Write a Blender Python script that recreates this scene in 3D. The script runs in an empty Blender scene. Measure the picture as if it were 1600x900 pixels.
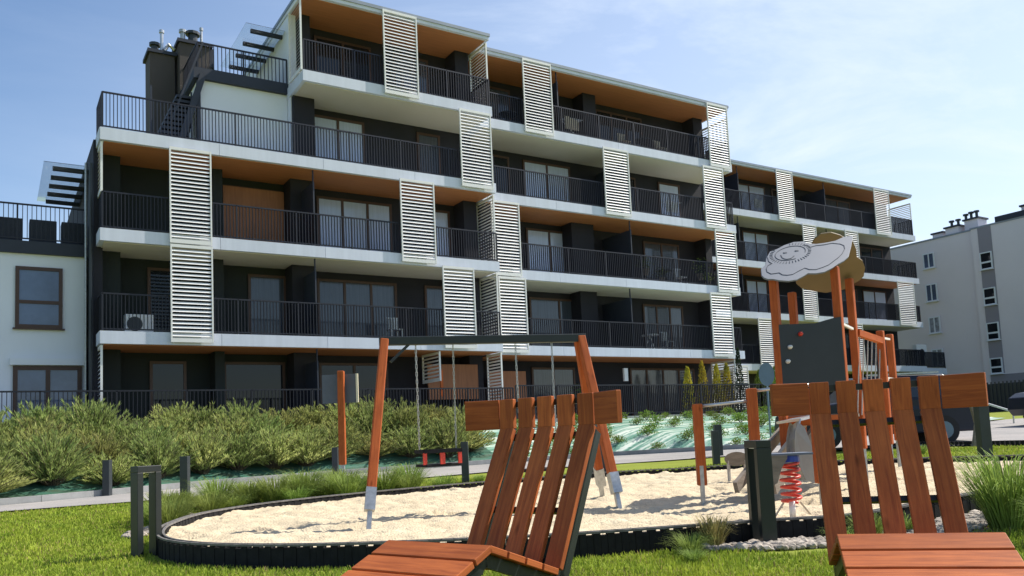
import bpy, bmesh, math, random
from mathutils import Vector, Matrix, noise
random.seed(7)
R = math.radians
scene = bpy.context.scene
COL = scene.collection

# ------------------------------------------------------------------ camera, sky, sun, exposure
cam_data = bpy.data.cameras.new('camera')
cam = bpy.data.objects.new('camera', cam_data); COL.objects.link(cam)
rt = Vector((0.84841476, -0.52745423, -0.04454701)); up = Vector((-0.01014587, -0.1003457, 0.9949009))
fw = Vector((0.52923479, 0.84363664, 0.09048625))
cam.matrix_world = Matrix(((rt.x, up.x, -fw.x, 0.0), (rt.y, up.y, -fw.y, 0.0), (rt.z, up.z, -fw.z, 1.0), (0, 0, 0, 1)))
cam_data.sensor_width = 36.0
cam_data.lens = 29.274
cam_data.shift_y = 0.0724
cam_data.clip_start = 0.05
cam_data.clip_end = 3000
scene.camera = cam

SUN_AZ, SUN_EL = R(100.0), R(47.0)          # clockwise from +Y, height
world = bpy.data.worlds.new('World'); scene.world = world
world.use_nodes = True
wt = world.node_tree; wt.nodes.clear()
w_out = wt.nodes.new('ShaderNodeOutputWorld'); w_bg = wt.nodes.new('ShaderNodeBackground')
sky = wt.nodes.new('ShaderNodeTexSky'); sky.sky_type = 'NISHITA'; sky.sun_disc = False
sky.sun_elevation = SUN_EL; sky.sun_rotation = SUN_AZ
sky.air_density = 1.0; sky.dust_density = 1.2; sky.ozone_density = 2.2
w_bg.inputs['Strength'].default_value = 0.132
tc = wt.nodes.new('ShaderNodeTexCoord')
mp = wt.nodes.new('ShaderNodeMapping'); mp.inputs['Scale'].default_value = (1.0, 2.2, 4.5); mp.inputs['Rotation'].default_value = (0.2, 0.5, 0.5)
nz = wt.nodes.new('ShaderNodeTexNoise'); nz.inputs['Scale'].default_value = 1.7; nz.inputs['Detail'].default_value = 7; nz.inputs['Roughness'].default_value = 0.62
nz.inputs['Distortion'].default_value = 0.5
cr = wt.nodes.new('ShaderNodeValToRGB'); cr.color_ramp.elements[0].position = 0.46; cr.color_ramp.elements[1].position = 0.70
cr.color_ramp.elements[0].color = (0, 0, 0, 1); cr.color_ramp.elements[1].color = (.62, .62, .62, 1)
mixc = wt.nodes.new('ShaderNodeMix'); mixc.data_type = 'RGBA'; mixc.inputs[7].default_value = (5.0, 5.6, 6.5, 1)
L = wt.links.new
L(tc.outputs['Generated'], mp.inputs['Vector']); L(mp.outputs['Vector'], nz.inputs['Vector'])

# a thin veil of high cloud thickening towards the east (the sun's side)
vd = wt.nodes.new('ShaderNodeVectorMath'); vd.operation = 'DOT_PRODUCT'; vd.inputs[1].default_value = (.90, .42, -.55)
vr = wt.nodes.new('ShaderNodeMapRange'); vr.inputs['From Min'].default_value = .15; vr.inputs['From Max'].default_value = 1.05; vr.inputs['To Min'].default_value = 0.0; vr.inputs['To Max'].default_value = .62
va = wt.nodes.new('ShaderNodeMath'); va.operation = 'ADD'; va.use_clamp = True
vm = wt.nodes.new('ShaderNodeMath'); vm.operation = 'MULTIPLY'
vs = wt.nodes.new('ShaderNodeMapRange'); vs.inputs['From Min'].default_value = .25; vs.inputs['From Max'].default_value = .8; vs.inputs['To Min'].default_value = .12; vs.inputs['To Max'].default_value = 1.0
hs = wt.nodes.new('ShaderNodeHueSaturation'); hs.inputs['Saturation'].default_value = 1.06; L(sky.outputs['Color'], hs.inputs['Color']); L(hs.outputs['Color'], mixc.inputs[6])
L(tc.outputs['Generated'], vd.inputs[0]); L(vd.outputs['Value'], vr.inputs['Value']); L(vd.outputs['Value'], vs.inputs['Value'])
L(nz.outputs['Fac'], cr.inputs['Fac']); L(cr.outputs['Color'], vm.inputs[0]); L(vs.outputs['Result'], vm.inputs[1])
L(vr.outputs['Result'], va.inputs[0]); L(vm.outputs[0], va.inputs[1]); L(va.outputs[0], mixc.inputs[0]); L(hs.outputs['Color'], mixc.inputs[6])
L(mixc.outputs[2], w_bg.inputs['Color']); L(w_bg.outputs['Background'], w_out.inputs['Surface'])

sun_d = bpy.data.lights.new('sun', 'SUN'); sun_d.energy = 5.0; sun_d.angle = R(0.53); sun_d.color = (1.0, .945, .86)
sun = bpy.data.objects.new('sun', sun_d); COL.objects.link(sun)
sdir = Vector((math.sin(SUN_AZ) * math.cos(SUN_EL), math.cos(SUN_AZ) * math.cos(SUN_EL), math.sin(SUN_EL)))
sun.rotation_euler = sdir.to_track_quat('Z', 'Y').to_euler(); sun.location = (30, -10, 40)
scene.view_settings.view_transform = 'Standard'; scene.view_settings.look = 'None'
scene.view_settings.gamma = 1.0; scene.view_settings.exposure = 0.48
scene.render.engine = 'CYCLES'
scene.render.resolution_x = 1024; scene.render.resolution_y = 576

# ------------------------------------------------------------------ materials
def mat(name, col, rough=.7, var=.0, scale=4.0, bump=.0, bscale=40.0, metal=0.0, col2=None, spec=.5, coords='Object', stretch=(1, 1, 1), trans=0.0, island=0.0):
    m = bpy.data.materials.new(name); m.use_nodes = True
    nt = m.node_tree; b = nt.nodes['Principled BSDF']; K = nt.links.new
    b.inputs['Roughness'].default_value = rough; b.inputs['Metallic'].default_value = metal
    b.inputs['Specular IOR Level'].default_value = spec
    if trans: b.inputs['Transmission Weight'].default_value = trans
    t = nt.nodes.new('ShaderNodeTexCoord'); mpn = nt.nodes.new('ShaderNodeMapping'); mpn.inputs['Scale'].default_value = stretch
    K(t.outputs[coords], mpn.inputs['Vector'])
    n = nt.nodes.new('ShaderNodeTexNoise'); n.inputs['Scale'].default_value = scale; n.inputs['Detail'].default_value = 6; n.inputs['Roughness'].default_value = .6
    K(mpn.outputs['Vector'], n.inputs['Vector'])
    c2 = col2 if col2 else tuple(max(0, c * (1 - var)) for c in col)
    c1 = col if col2 else tuple(min(1, c * (1 + var)) for c in col)
    r = nt.nodes.new('ShaderNodeValToRGB'); r.color_ramp.elements[0].position = .32; r.color_ramp.elements[1].position = .68
    r.color_ramp.elements[0].color = (*c2, 1); r.color_ramp.elements[1].color = (*c1, 1)
    K(n.outputs['Fac'], r.inputs['Fac'])
    last = r.outputs['Color']
    if island:
        g = nt.nodes.new('ShaderNodeNewGeometry'); mr = nt.nodes.new('ShaderNodeMapRange')
        mr.inputs['To Min'].default_value = 1 - island; mr.inputs['To Max'].default_value = 1 + island
        K(g.outputs['Random Per Island'], mr.inputs['Value'])
        h = nt.nodes.new('ShaderNodeHueSaturation'); K(mr.outputs['Result'], h.inputs['Value']); K(last, h.inputs['Color']); last = h.outputs['Color']
    K(last, b.inputs['Base Color'])
    if bump:
        n2 = nt.nodes.new('ShaderNodeTexNoise'); n2.inputs['Scale'].default_value = bscale; n2.inputs['Detail'].default_value = 5
        K(mpn.outputs['Vector'], n2.inputs['Vector'])
        bp = nt.nodes.new('ShaderNodeBump'); bp.inputs['Strength'].default_value = bump; bp.inputs['Distance'].default_value = .02
        K(n2.outputs['Fac'], bp.inputs['Height']); K(bp.outputs['Normal'], b.inputs['Normal'])
    return m

def wood(name, col, dark, rough=.55):
    """stained planks: long grain, knots; grain runs along u of the UV map"""
    m = bpy.data.materials.new(name); m.use_nodes = True
    nt = m.node_tree; b = nt.nodes['Principled BSDF']; K = nt.links.new
    uv = nt.nodes.new('ShaderNodeUVMap'); uv.uv_map = 'UVMap'
    mp1 = nt.nodes.new('ShaderNodeMapping'); mp1.inputs['Scale'].default_value = (1.6, 26, 1)
    K(uv.outputs['UV'], mp1.inputs['Vector'])
    n1 = nt.nodes.new('ShaderNodeTexNoise'); n1.inputs['Scale'].default_value = 1.6; n1.inputs['Detail'].default_value = 8; n1.inputs['Distortion'].default_value = .9; n1.inputs['Roughness'].default_value = .65
    K(mp1.outputs['Vector'], n1.inputs['Vector'])
    r = nt.nodes.new('ShaderNodeValToRGB'); r.color_ramp.elements[0].position = .28; r.color_ramp.elements[1].position = .72
    r.color_ramp.elements[0].color = (*dark, 1); r.color_ramp.elements[1].color = (*col, 1)
    K(n1.outputs['Fac'], r.inputs['Fac'])
    mp2 = nt.nodes.new('ShaderNodeMapping'); mp2.inputs['Scale'].default_value = (5, 13, 1)
    K(uv.outputs['UV'], mp2.inputs['Vector'])
    v = nt.nodes.new('ShaderNodeTexVoronoi'); v.inputs['Scale'].default_value = .55; K(mp2.outputs['Vector'], v.inputs['Vector'])
    r2 = nt.nodes.new('ShaderNodeValToRGB'); r2.color_ramp.elements[0].position = .03; r2.color_ramp.elements[1].position = .13
    r2.color_ramp.elements[0].color = (.42, .42, .42, 1); r2.color_ramp.elements[1].color = (1, 1, 1, 1)
    K(v.outputs['Distance'], r2.inputs['Fac'])
    mx = nt.nodes.new('ShaderNodeMix'); mx.data_type = 'RGBA'; mx.blend_type = 'MULTIPLY'; mx.inputs[0].default_value = .75
    K(r.outputs['Color'], mx.inputs[6]); K(r2.outputs['Color'], mx.inputs[7])
    n3 = nt.nodes.new('ShaderNodeTexNoise'); n3.inputs['Scale'].default_value = 5.0; n3.inputs['Detail'].default_value = 5; K(uv.outputs['UV'], n3.inputs['Vector'])
    r3 = nt.nodes.new('ShaderNodeValToRGB'); r3.color_ramp.elements[0].position = .3; r3.color_ramp.elements[1].position = .7
    r3.color_ramp.elements[0].color = (.80, .77, .76, 1); r3.color_ramp.elements[1].color = (1.0, 1.0, 1.0, 1); K(n3.outputs['Fac'], r3.inputs['Fac'])
    mx3 = nt.nodes.new('ShaderNodeMix'); mx3.data_type = 'RGBA'; mx3.blend_type = 'MULTIPLY'; mx3.inputs[0].default_value = 1.0
    K(mx.outputs[2], mx3.inputs[6]); K(r3.outputs['Color'], mx3.inputs[7]); mx = mx3
    g = nt.nodes.new('ShaderNodeNewGeometry'); mr = nt.nodes.new('ShaderNodeMapRange')
    mr.inputs['To Min'].default_value = .72; mr.inputs['To Max'].default_value = 1.2
    K(g.outputs['Random Per Island'], mr.inputs['Value'])
    h = nt.nodes.new('ShaderNodeHueSaturation'); K(mr.outputs['Result'], h.inputs['Value']); K(mx.outputs[2], h.inputs['Color'])
    K(h.outputs['Color'], b.inputs['Base Color'])
    b.inputs['Roughness'].default_value = rough; b.inputs['Specular IOR Level'].default_value = .12
    bp = nt.nodes.new('ShaderNodeBump'); bp.inputs['Strength'].default_value = .25; bp.inputs['Distance'].default_value = .004
    K(n1.outputs['Fac'], bp.inputs['Height']); K(bp.outputs['Normal'], b.inputs['Normal'])
    return m

M = {}
M['wood'] = wood('stained_wood', (.56, .163, .046), (.27, .068, .025))
M['post'] = wood('orange_post_wood', (.62, .16, .045), (.40, .09, .028))
M['greenmetal'] = mat('dark_green_metal', (.011, .016, .015), .45, .15)
M['darkmetal'] = mat('anthracite_metal', (.030, .036, .042), .45, .15)
M['rail'] = mat('railing_metal', (.006, .007, .015), .5, .1)
M['steel'] = mat('galvanised_steel', (.42, .43, .43), .42, .2, 20, metal=.6)
M['stainless'] = mat('stainless_steel', (.55, .55, .54), .33, .1, 8, metal=.75)
M['slab'] = mat('white_render_slab', (.60, .635, .72), .7, .06, 1.1, island=.05, stretch=(4, 4, .3))
M['whitewall'] = mat('white_render_wall', (.74, .76, .81), .85, .03, .6, .05, 60)
M['cream'] = mat('cream_soffit', (.62, .57, .47), .8, .03, .7)
M['orange'] = mat('orange_wood_soffit', (.46, .18, .065), .6, .10, 1.2, stretch=(1, 12, 1))
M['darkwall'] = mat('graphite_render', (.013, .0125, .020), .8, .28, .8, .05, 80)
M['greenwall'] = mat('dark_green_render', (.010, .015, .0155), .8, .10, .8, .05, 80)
M['louvre'] = mat('cream_louvre_metal', (.78, .77, .74), .5, .03, 2)
M['roofmetal'] = mat('grey_roof_flashing', (.26, .29, .32), .45, .08, 2, metal=.3)
M['brown'] = mat('brown_window_frame', (.065, .030, .019), .5, .1, 6)
M['plainwood'] = mat('brown_wood_panel', (.30, .12, .05), .6, .15, 2, stretch=(8, 8, .6))
M['glass'] = mat('dark_window_glass', (.010, .013, .018), .05, .1, 1, spec=.4)
M['glasslit'] = mat('window_with_pale_blind', (.44, .50, .66), .12, .08, 3, spec=.6, stretch=(6, 1, .3))
M['glassmid'] = mat('window_with_grey_curtain', (.055, .065, .085), .08, .25, 3, spec=.6, stretch=(9, 1, .3))
M['clearglass'] = mat('clear_canopy_glass', (.93, .98, .98), .03, .0, 1, trans=.97, spec=.3)
M['greybuild'] = mat('warm_grey_render', (.72, .66, .68), .88, .04, .25, .05, 30)
M['greybuild2'] = mat('darker_grey_render', (.27, .25, .28), .88, .04, .3)
M['chimneyrender'] = mat('brown_grey_chimney_render', (.075, .062, .055), .85, .1, 1)
M['slidegrey'] = mat('pale_grey_slide_plastic', (.30, .29, .26), .5, .1, 4)
M['boardgrey'] = mat('blue_grey_board', (.10, .11, .14), .6, .1, 3)
M['curtainpane'] = mat('window_with_pale_curtain', (.30, .32, .36), .1, .4, 4, spec=.7)
M['edgecap'] = mat('top_lit_grey_rubber_rim', (.15, .14, .13), .8, .4, 14)  # grey lighter than the edging paints in the light on its top
M['pvc'] = mat('white_pvc', (.72, .74, .78), .4, .03)
M['bluepane'] = mat('blue_grey_window_glass', (.09, .12, .19), .06, .3, .8, spec=.7)
M['slate'] = mat('dark_slate_sheet', (.022, .027, .042), .6, .1)
M['plastic'] = mat('black_rubber_edging', (.014, .014, .015), .8, .3, 12, spec=.2)
M['red'] = mat('red_paint', (.62, .045, .025), .4, .12, 20)
M['blue'] = mat('blue_plastic', (.02, .045, .30), .35, .1)
M['panel'] = mat('dark_play_panel', (.022, .025, .032), .5, .1)
M['cloudgrey'] = mat('grey_play_roof_board', (.125, .145, .185), .6, .03, 3)
M['cloudback'] = mat('ochre_board_underside', (.17, .12, .06), .7, .06, 3)
M['creamedge'] = mat('cream_board_edge', (.75, .66, .5), .6, .04)
M['engrave'] = mat('dark_engraving', (.06, .07, .09), .8, .05)
M['hold'] = mat('pale_climbing_hold', (.7, .68, .64), .5, .05)
M['weathered'] = mat('weathered_grey_timber', (.20, .165, .13), .8, .25, 3, .3, 20, stretch=(1, 1, 6))
M['rope'] = mat('grey_rope', (.42, .39, .35), .9, .2, 60)
M['white'] = mat('white_plastic', (.75, .75, .74), .45, .03)
M['towel'] = mat('beige_cloth', (.55, .47, .36), .9, .08, 5)
M['carpaint'] = mat('dark_blue_car_paint', (.006, .009, .022), .35, .05, 2, spec=.4)
M['carglass'] = mat('tinted_car_glass', (.015, .018, .02), .05, .05, 2, spec=.8)
M['tyre'] = mat('tyre_rubber', (.018, .018, .018), .85, .1)
M['redlamp'] = mat('red_lamp_lens', (.45, .03, .02), .2, .05)
M['signback'] = mat('grey_sign_back', (.13, .19, .22), .5, .05, metal=.3)
M['stone'] = mat('pale_gravel_stone', (.46, .40, .33), .9, .2, 6, col2=(.26, .22, .18), island=.35)
M['kerb'] = mat('concrete_kerb', (.30, .30, .29), .9, .15, 3, .2, 30)

def veg(name, c1, c2, rough=.75, island=.3, tl=.25):
    m = mat(name, c1, rough, .2, 1.3, col2=c2, spec=.2, island=island)
    nt = m.node_tree; b = nt.nodes['Principled BSDF']; K = nt.links.new
    src = b.inputs['Base Color'].links[0].from_socket
    oi = nt.nodes.new('ShaderNodeObjectInfo'); m1 = nt.nodes.new('ShaderNodeMapRange'); m1.inputs['To Min'].default_value = .80; m1.inputs['To Max'].default_value = 1.2
    m2 = nt.nodes.new('ShaderNodeMapRange'); m2.inputs['To Min'].default_value = .482; m2.inputs['To Max'].default_value = .512
    hh = nt.nodes.new('ShaderNodeHueSaturation'); K(oi.outputs['Random'], m1.inputs['Value']); K(oi.outputs['Random'], m2.inputs['Value'])
    K(m1.outputs[0], hh.inputs['Value']); K(m2.outputs[0], hh.inputs['Hue']); K(src, hh.inputs['Color']); src = hh.outputs['Color']; K(src, b.inputs['Base Color'])
    t = nt.nodes.new('ShaderNodeBsdfTranslucent'); K(src, t.inputs['Color'])
    ms = nt.nodes.new('ShaderNodeMixShader'); ms.inputs[0].default_value = tl
    o = nt.nodes['Material Output']
    K(b.outputs[0], ms.inputs[1]); K(t.outputs[0], ms.inputs[2]); K(ms.outputs[0], o.inputs['Surface'])
    return m
M['willow'] = veg('willow_leaf', (.44, .50, .17), (.22, .30, .09), island=.35, tl=.4)
M['willow2'] = veg('willow_leaf_yellowish', (.54, .54, .20), (.28, .34, .10), island=.35, tl=.4)
M['shrub'] = veg('fresh_green_leaf', (.21, .30, .05), (.10, .17, .03), tl=.3)
M['grassblade'] = veg('grass_blade', (.35, .405, .05), (.18, .26, .03), island=.38, tl=.35)
M['tallgrass'] = veg('tall_grass_blade', (.30, .38, .09), (.17, .24, .05), island=.4, tl=.3)
M['drygrass'] = veg('dry_grass_blade', (.40, .30, .13), (.22, .20, .07), island=.4, tl=.3)
M['cypress'] = veg('yellow_cypress_leaf', (.62, .50, .05), (.30, .30, .04), island=.3, tl=.25)
M['darkleaf'] = veg('dark_conifer_leaf', (.035, .055, .025), (.02, .032, .016), island=.3, tl=.15)
M['stem'] = mat('brown_stem', (.10, .075, .045), .85, .25, 10)

# ------------------------------------------------------------------ mesh helpers
class MB:
    def __init__(s): s.v = []; s.f = []; s.uv = []
    def quad(s, pts, uvs=None):
        i = len(s.v); s.v += [tuple(p) for p in pts]; s.f.append(tuple(range(i, i + len(pts))))
        s.uv += uvs if uvs else [(p[0], p[1]) for p in pts]
    def beam(s, p0, p1, w, t, side=(0, 0, 1), w1=None, t1=None):
        """bar from p0 to p1; w across `side`, t across the third direction"""
        p0 = Vector(p0); p1 = Vector(p1); d = p1 - p0; ln = d.length
        if ln < 1e-6: return s
        d /= ln; sd = Vector(side); sd = sd - d * sd.dot(d)
        if sd.length < 1e-5: sd = Vector((1, 0, 0)) - d * d.x
        sd.normalize(); n = d.cross(sd)
        w1 = w if w1 is None else w1; t1 = t if t1 is None else t1
        c = []
        for (q, a, b) in ((p0, w, t), (p1, w1, t1)):
            for (x, y) in ((-1, -1), (1, -1), (1, 1), (-1, 1)): c.append(q + sd * (x * a / 2) + n * (y * b / 2))
        i = len(s.v); s.v += [tuple(q) for q in c]
        ou = random.random() * 9; ov = random.random() * 9
        per = [0, w, w + t, 2 * w + t, 2 * w + 2 * t]
        for k in range(4):
            a, b = k, (k + 1) % 4
            s.f.append((i + a, i + b, i + 4 + b, i + 4 + a))
            s.uv += [(ou, ov + per[k]), (ou, ov + per[k + 1]), (ou + ln, ov + per[k + 1]), (ou + ln, ov + per[k])]
        s.f.append((i + 3, i + 2, i + 1, i)); s.uv += [(ou, ov), (ou + .02, ov), (ou + .02, ov + w), (ou, ov + w)]
        s.f.append((i + 4, i + 5, i + 6, i + 7)); s.uv += [(ou, ov), (ou + .02, ov), (ou + .02, ov + w), (ou, ov + w)]
        return s
    def box(s, x0, x1, y0, y1, z0, z1):
        lx, ly, lz = x1 - x0, y1 - y0, z1 - z0; cx, cy, cz = (x0 + x1) / 2, (y0 + y1) / 2, (z0 + z1) / 2
        if lx >= ly and lx >= lz: s.beam((x0, cy, cz), (x1, cy, cz), lz, ly, (0, 0, 1))
        elif ly >= lz: s.beam((cx, y0, cz), (cx, y1, cz), lz, lx, (0, 0, 1))
        else: s.beam((cx, cy, z0), (cx, cy, z1), lx, ly, (1, 0, 0))
        return s
    def tube(s, pts, r, n=8, r1=None, closed=False):
        pts = [Vector(p) for p in pts]; rings = []
        for k, p in enumerate(pts):
            a = pts[max(0, k - 1)]; b = pts[min(len(pts) - 1, k + 1)]
            if closed: a = pts[k - 1]; b = pts[(k + 1) % len(pts)]
            d = (b - a).normalized(); u = d.orthogonal().normalized() if k == 0 else (pu - d * pu.dot(d)).normalized()
            pu = u; w = d.cross(u); rr = r if r1 is None else r + (r1 - r) * k / (len(pts) - 1)
            i = len(s.v); rings.append(i)
            for j in range(n):
                an = 2 * math.pi * j / n; s.v.append(tuple(p + (u * math.cos(an) + w * math.sin(an)) * rr))
        m = len(rings)
        for k in range(m if closed else m - 1):
            a, b = rings[k], rings[(k + 1) % m]
            for j in range(n):
                s.f.append((a + j, a + (j + 1) % n, b + (j + 1) % n, b + j)); s.uv += [(k * .1, j * .02), (k * .1, (j + 1) * .02), (k * .1 + .1, (j + 1) * .02), (k * .1 + .1, j * .02)]
        if not closed:
            s.f.append(tuple(rings[0] + j for j in range(n - 1, -1, -1))); s.uv += [(0, 0)] * n
            s.f.append(tuple(rings[-1] + j for j in range(n))); s.uv += [(0, 0)] * n
        return s
    def prism(s, outline, nrm, th):
        """planar outline extruded by th along -nrm"""
        nrm = Vector(nrm); a = [Vector(p) for p in outline]; b = [p - nrm * th for p in a]; n = len(a); i = len(s.v)
        s.v += [tuple(p) for p in a] + [tuple(p) for p in b]
        s.f.append(tuple(range(i, i + n))); s.uv += [(p.x, p.z) for p in a]
        s.f.append(tuple(range(i + 2 * n - 1, i + n - 1, -1))); s.uv += [(p.x, p.z) for p in reversed(b)]
        for k in range(n):
            j = (k + 1) % n; s.f.append((i + k, i + n + k, i + n + j, i + j)); s.uv += [(0, 0)] * 4
        return s
    def build(s, name, m, parent=None, loc=None, bevel=0, smooth=False):
        me = bpy.data.meshes.new(name); me.from_pydata(s.v, [], s.f); me.update()
        if len(s.uv) == len(me.loops):
            ul = me.uv_layers.new(name='UVMap'); ul.data.foreach_set('uv', [c for q in s.uv for c in q])
        bm = bmesh.new(); bm.from_mesh(me); bmesh.ops.recalc_face_normals(bm, faces=bm.faces[:]); bm.to_mesh(me); bm.free()
        for x in (m if isinstance(m, list) else [m]): me.materials.append(M[x] if isinstance(x, str) else x)
        if smooth:
            for q in me.polygons: q.use_smooth = True
        o = bpy.data.objects.new(name, me); COL.objects.link(o)
        if loc: o.location = loc
        if parent: o.parent = parent
        if bevel:
            bv = o.modifiers.new('bevel', 'BEVEL'); bv.width = bevel; bv.segments = 2; bv.limit_method = 'ANGLE'; bv.angle_limit = R(50)
        return o

def thing(name, label, cat, loc=(0, 0, 0), rotz=0, group=None):
    o = bpy.data.objects.new(name, None); COL.objects.link(o); o.empty_display_size = .2
    o.location = loc; o.rotation_euler = (0, 0, rotz); o['label'] = label; o['category'] = cat
    if group: o['group'] = group
    return o
def tag(o, label, cat, group=None):
    o['label'] = label; o['category'] = cat
    if group: o['group'] = group
    return o
def struct(o): o['kind'] = 'structure'; return o
def copy_tree(o, parent=None):
    c = o.copy(); COL.objects.link(c)
    if parent: c.parent = parent
    for ch in list(o.children): copy_tree(ch, c)
    return c
NTH = ['first', 'second', 'third', 'fourth', 'fifth', 'sixth', 'seventh', 'eighth', 'ninth', 'tenth', 'eleventh', 'twelfth', 'thirteenth', 'fourteenth', 'fifteenth', 'sixteenth']

# ------------------------------------------------------------------ terrain heights
FX, FY, RX, RY = .5311, .8473, .8473, -.5311
def gz(X, Y):
    dep = X * FX + Y * FY; lat = X * RX + Y * RY
    return .012 * max(0, dep - 9) + .035 * max(0, lat - 3)
KB = [(-40, 14), (-4, 18.3), (.86, 19.84), (5.86, 22.15), (13.12, 22.4), (17.5, 21.9), (18.6, 20), (19.6, 17.6), (26, 16.8), (33, 17.5), (60, 22)]
def interp(P, X):
    if X <= P[0][0]: return P[0][1]
    for (a, b) in zip(P, P[1:]):
        if X <= b[0]: return a[1] + (b[1] - a[1]) * (X - a[0]) / (b[0] - a[0])
    return P[-1][1]

# ------------------------------------------------------------------ ground, road, embankment
def grid_mesh(name, xs, ys, zf, m, keep=None, smooth=True):
    v = [(x, y, zf(x, y)) for y in ys for x in xs]; n = len(xs); f = []
    for j in range(len(ys) - 1):
        for i in range(n - 1):
            if keep and not keep((xs[i] + xs[i + 1]) / 2, (ys[j] + ys[j + 1]) / 2): continue
            f.append((j * n + i, j * n + i + 1, (j + 1) * n + i + 1, (j + 1) * n + i))
    me = bpy.data.meshes.new(name); me.from_pydata(v, [], f); me.update()
    bm = bmesh.new(); bm.from_mesh(me); bmesh.ops.delete(bm, geom=[q for q in bm.verts if not q.link_faces], context='VERTS'); bm.to_mesh(me); bm.free()
    if smooth:
        for q in me.polygons: q.use_smooth = True
    me.materials.append(M[m] if isinstance(m, str) else m)
    o = bpy.data.objects.new(name, me); COL.objects.link(o); return o
def frange(a, b, st):
    n = max(1, int(round((b - a) / st))); return [a + (b - a) * i / n for i in range(n + 1)]

lawn_m = mat('lawn_soil_and_turf', (.23, .27, .035), .9, .2, 1.6, .5, 60, col2=(.19, .22, .03), spec=.15)
xs = frange(-1500, -60, 240) + frange(-50, 90, 2) + frange(100, 1500, 200)
ys = frange(-1500, -60, 240) + frange(-50, 90, 2) + frange(100, 1500, 200)
def gfar(x, y):
    if -50 <= x <= 90 and -50 <= y <= 90: return gz(x, y)
    return gz(max(-50, min(90, x)), max(-50, min(90, y)))
struct(grid_mesh('ground', xs, ys, gfar, lawn_m))

# paved path widening into the parking road on the right
road_m = mat('grey_paving', (.36, .335, .315), .9, .10, .7, .25, 120, col2=(.27, .26, .25), spec=.2)
PF = [(-6, 16.4), (.23, 17.61), (2.29, 17.51), (7.5, 17.89), (10.64, 18.29), (14.51, 17.49), (16.78, 15.37), (18.5, 12), (18.25, 9), (17.5, 4), (17, -4)]
PB = [(-6, 17.8), (.86, 19.7), (4.5, 21.4), (8, 22.15), (13.12, 22.3), (17.5, 21.8), (19.5, 17.5), (26, 16.7), (33, 17.2), (38, 11), (38, -4)]
def resample(P, n):
    out = []
    for (a, b) in zip(P, P[1:]):
        for k in range(n): t = k / n; out.append((a[0] + (b[0] - a[0]) * t, a[1] + (b[1] - a[1]) * t))
    return out + [P[-1]]
A, B = resample(PF, 8), resample(PB, 8); g = MB(); NN = 14
v = []; f = []
for (a, b) in zip(A, B):
    for k in range(NN + 1):
        t = k / NN; x = a[0] + (b[0] - a[0]) * t; y = a[1] + (b[1] - a[1]) * t; v.append((x, y, gz(x, y) + .03))
for i in range(len(A) - 1):
    for k in range(NN): q = i * (NN + 1) + k; f.append((q, q + 1, q + NN + 2, q + NN + 1))
me = bpy.data.meshes.new('path'); me.from_pydata(v, [], f); me.materials.append(road_m)
o = bpy.data.objects.new('path', me); COL.objects.link(o); struct(o)

kb = MB()
for (a, b) in zip(resample(PB[:8], 6), resample(PB[:8], 6)[1:]):
    kb.beam((a[0], a[1] + .09, gz(*a) + .05), (b[0], b[1] + .09, gz(*b) + .05), .22, .12, (0, 0, 1))
struct(kb.build('kerb', 'kerb'))
# dark toothed timber edging at the near side of the road
te = MB(); E0 = Vector((18.62, 11.6, 0)); E1 = Vector((18.1, 8.0, 0))
for k in range(34):
    p = E0.lerp(E1, k / 33); te.box(p.x - .05, p.x + .05, p.y - .035, p.y + .035, gz(p.x, p.y), gz(p.x, p.y) + .11)
tag(te.build('road_edging', 'plastic'), 'toothed dark edging along the near side of the paved parking road', 'edging')

# planted embankment in front of the terrace: green film with folds
def emb_z(x, y):
    yk = interp(KB, x); t = (y - yk) / (25.75 - yk); t = max(0, min(1, t))
    top = max(1.52, gz(x, 25.75) + .3)
    w = .05 * noise.noise(Vector((x * .5, y * 4.5, 2))) + .05 * abs(noise.noise(Vector((x * .4 + 9, y * 6.0, 5))))
    return gz(x, y) + .05 + (top - gz(x, 25.75)) * t + w * min(1, t * 8)
film = bpy.data.materials.new('green_planting_film'); film.use_nodes = True
nt = film.node_tree; b_ = nt.nodes['Principled BSDF']; K = nt.links.new
t_ = nt.nodes.new('ShaderNodeTexCoord'); mm = nt.nodes.new('ShaderNodeMapping'); mm.inputs['Scale'].default_value = (.22, 4.6, 1)
K(t_.outputs['Object'], mm.inputs['Vector'])
n_ = nt.nodes.new('ShaderNodeTexNoise'); n_.inputs['Scale'].default_value = 1.3; n_.inputs['Detail'].default_value = 7; n_.inputs['Distortion'].default_value = .12; K(mm.outputs['Vector'], n_.inputs['Vector'])
r_ = nt.nodes.new('ShaderNodeValToRGB'); e = r_.color_ramp.elements
e[0].position = .36; e[0].color = (.10, .24, .17, 1); e[1].position = .60; e[1].color = (.70, .76, .66, 1)  # pale end of the ramp paints highlights on the shiny folds
q_ = e.new(.49); q_.color = (.20, .38, .29, 1)
K(n_.outputs['Fac'], r_.inputs['Fac']); K(r_.outputs['Color'], b_.inputs['Base Color']); b_.inputs['Roughness'].default_value = .32
bp_ = nt.nodes.new('ShaderNodeBump'); bp_.inputs['Strength'].default_value = .9; bp_.inputs['Distance'].default_value = .05
K(n_.outputs['Fac'], bp_.inputs['Height']); K(bp_.outputs['Normal'], b_.inputs['Normal'])
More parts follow.
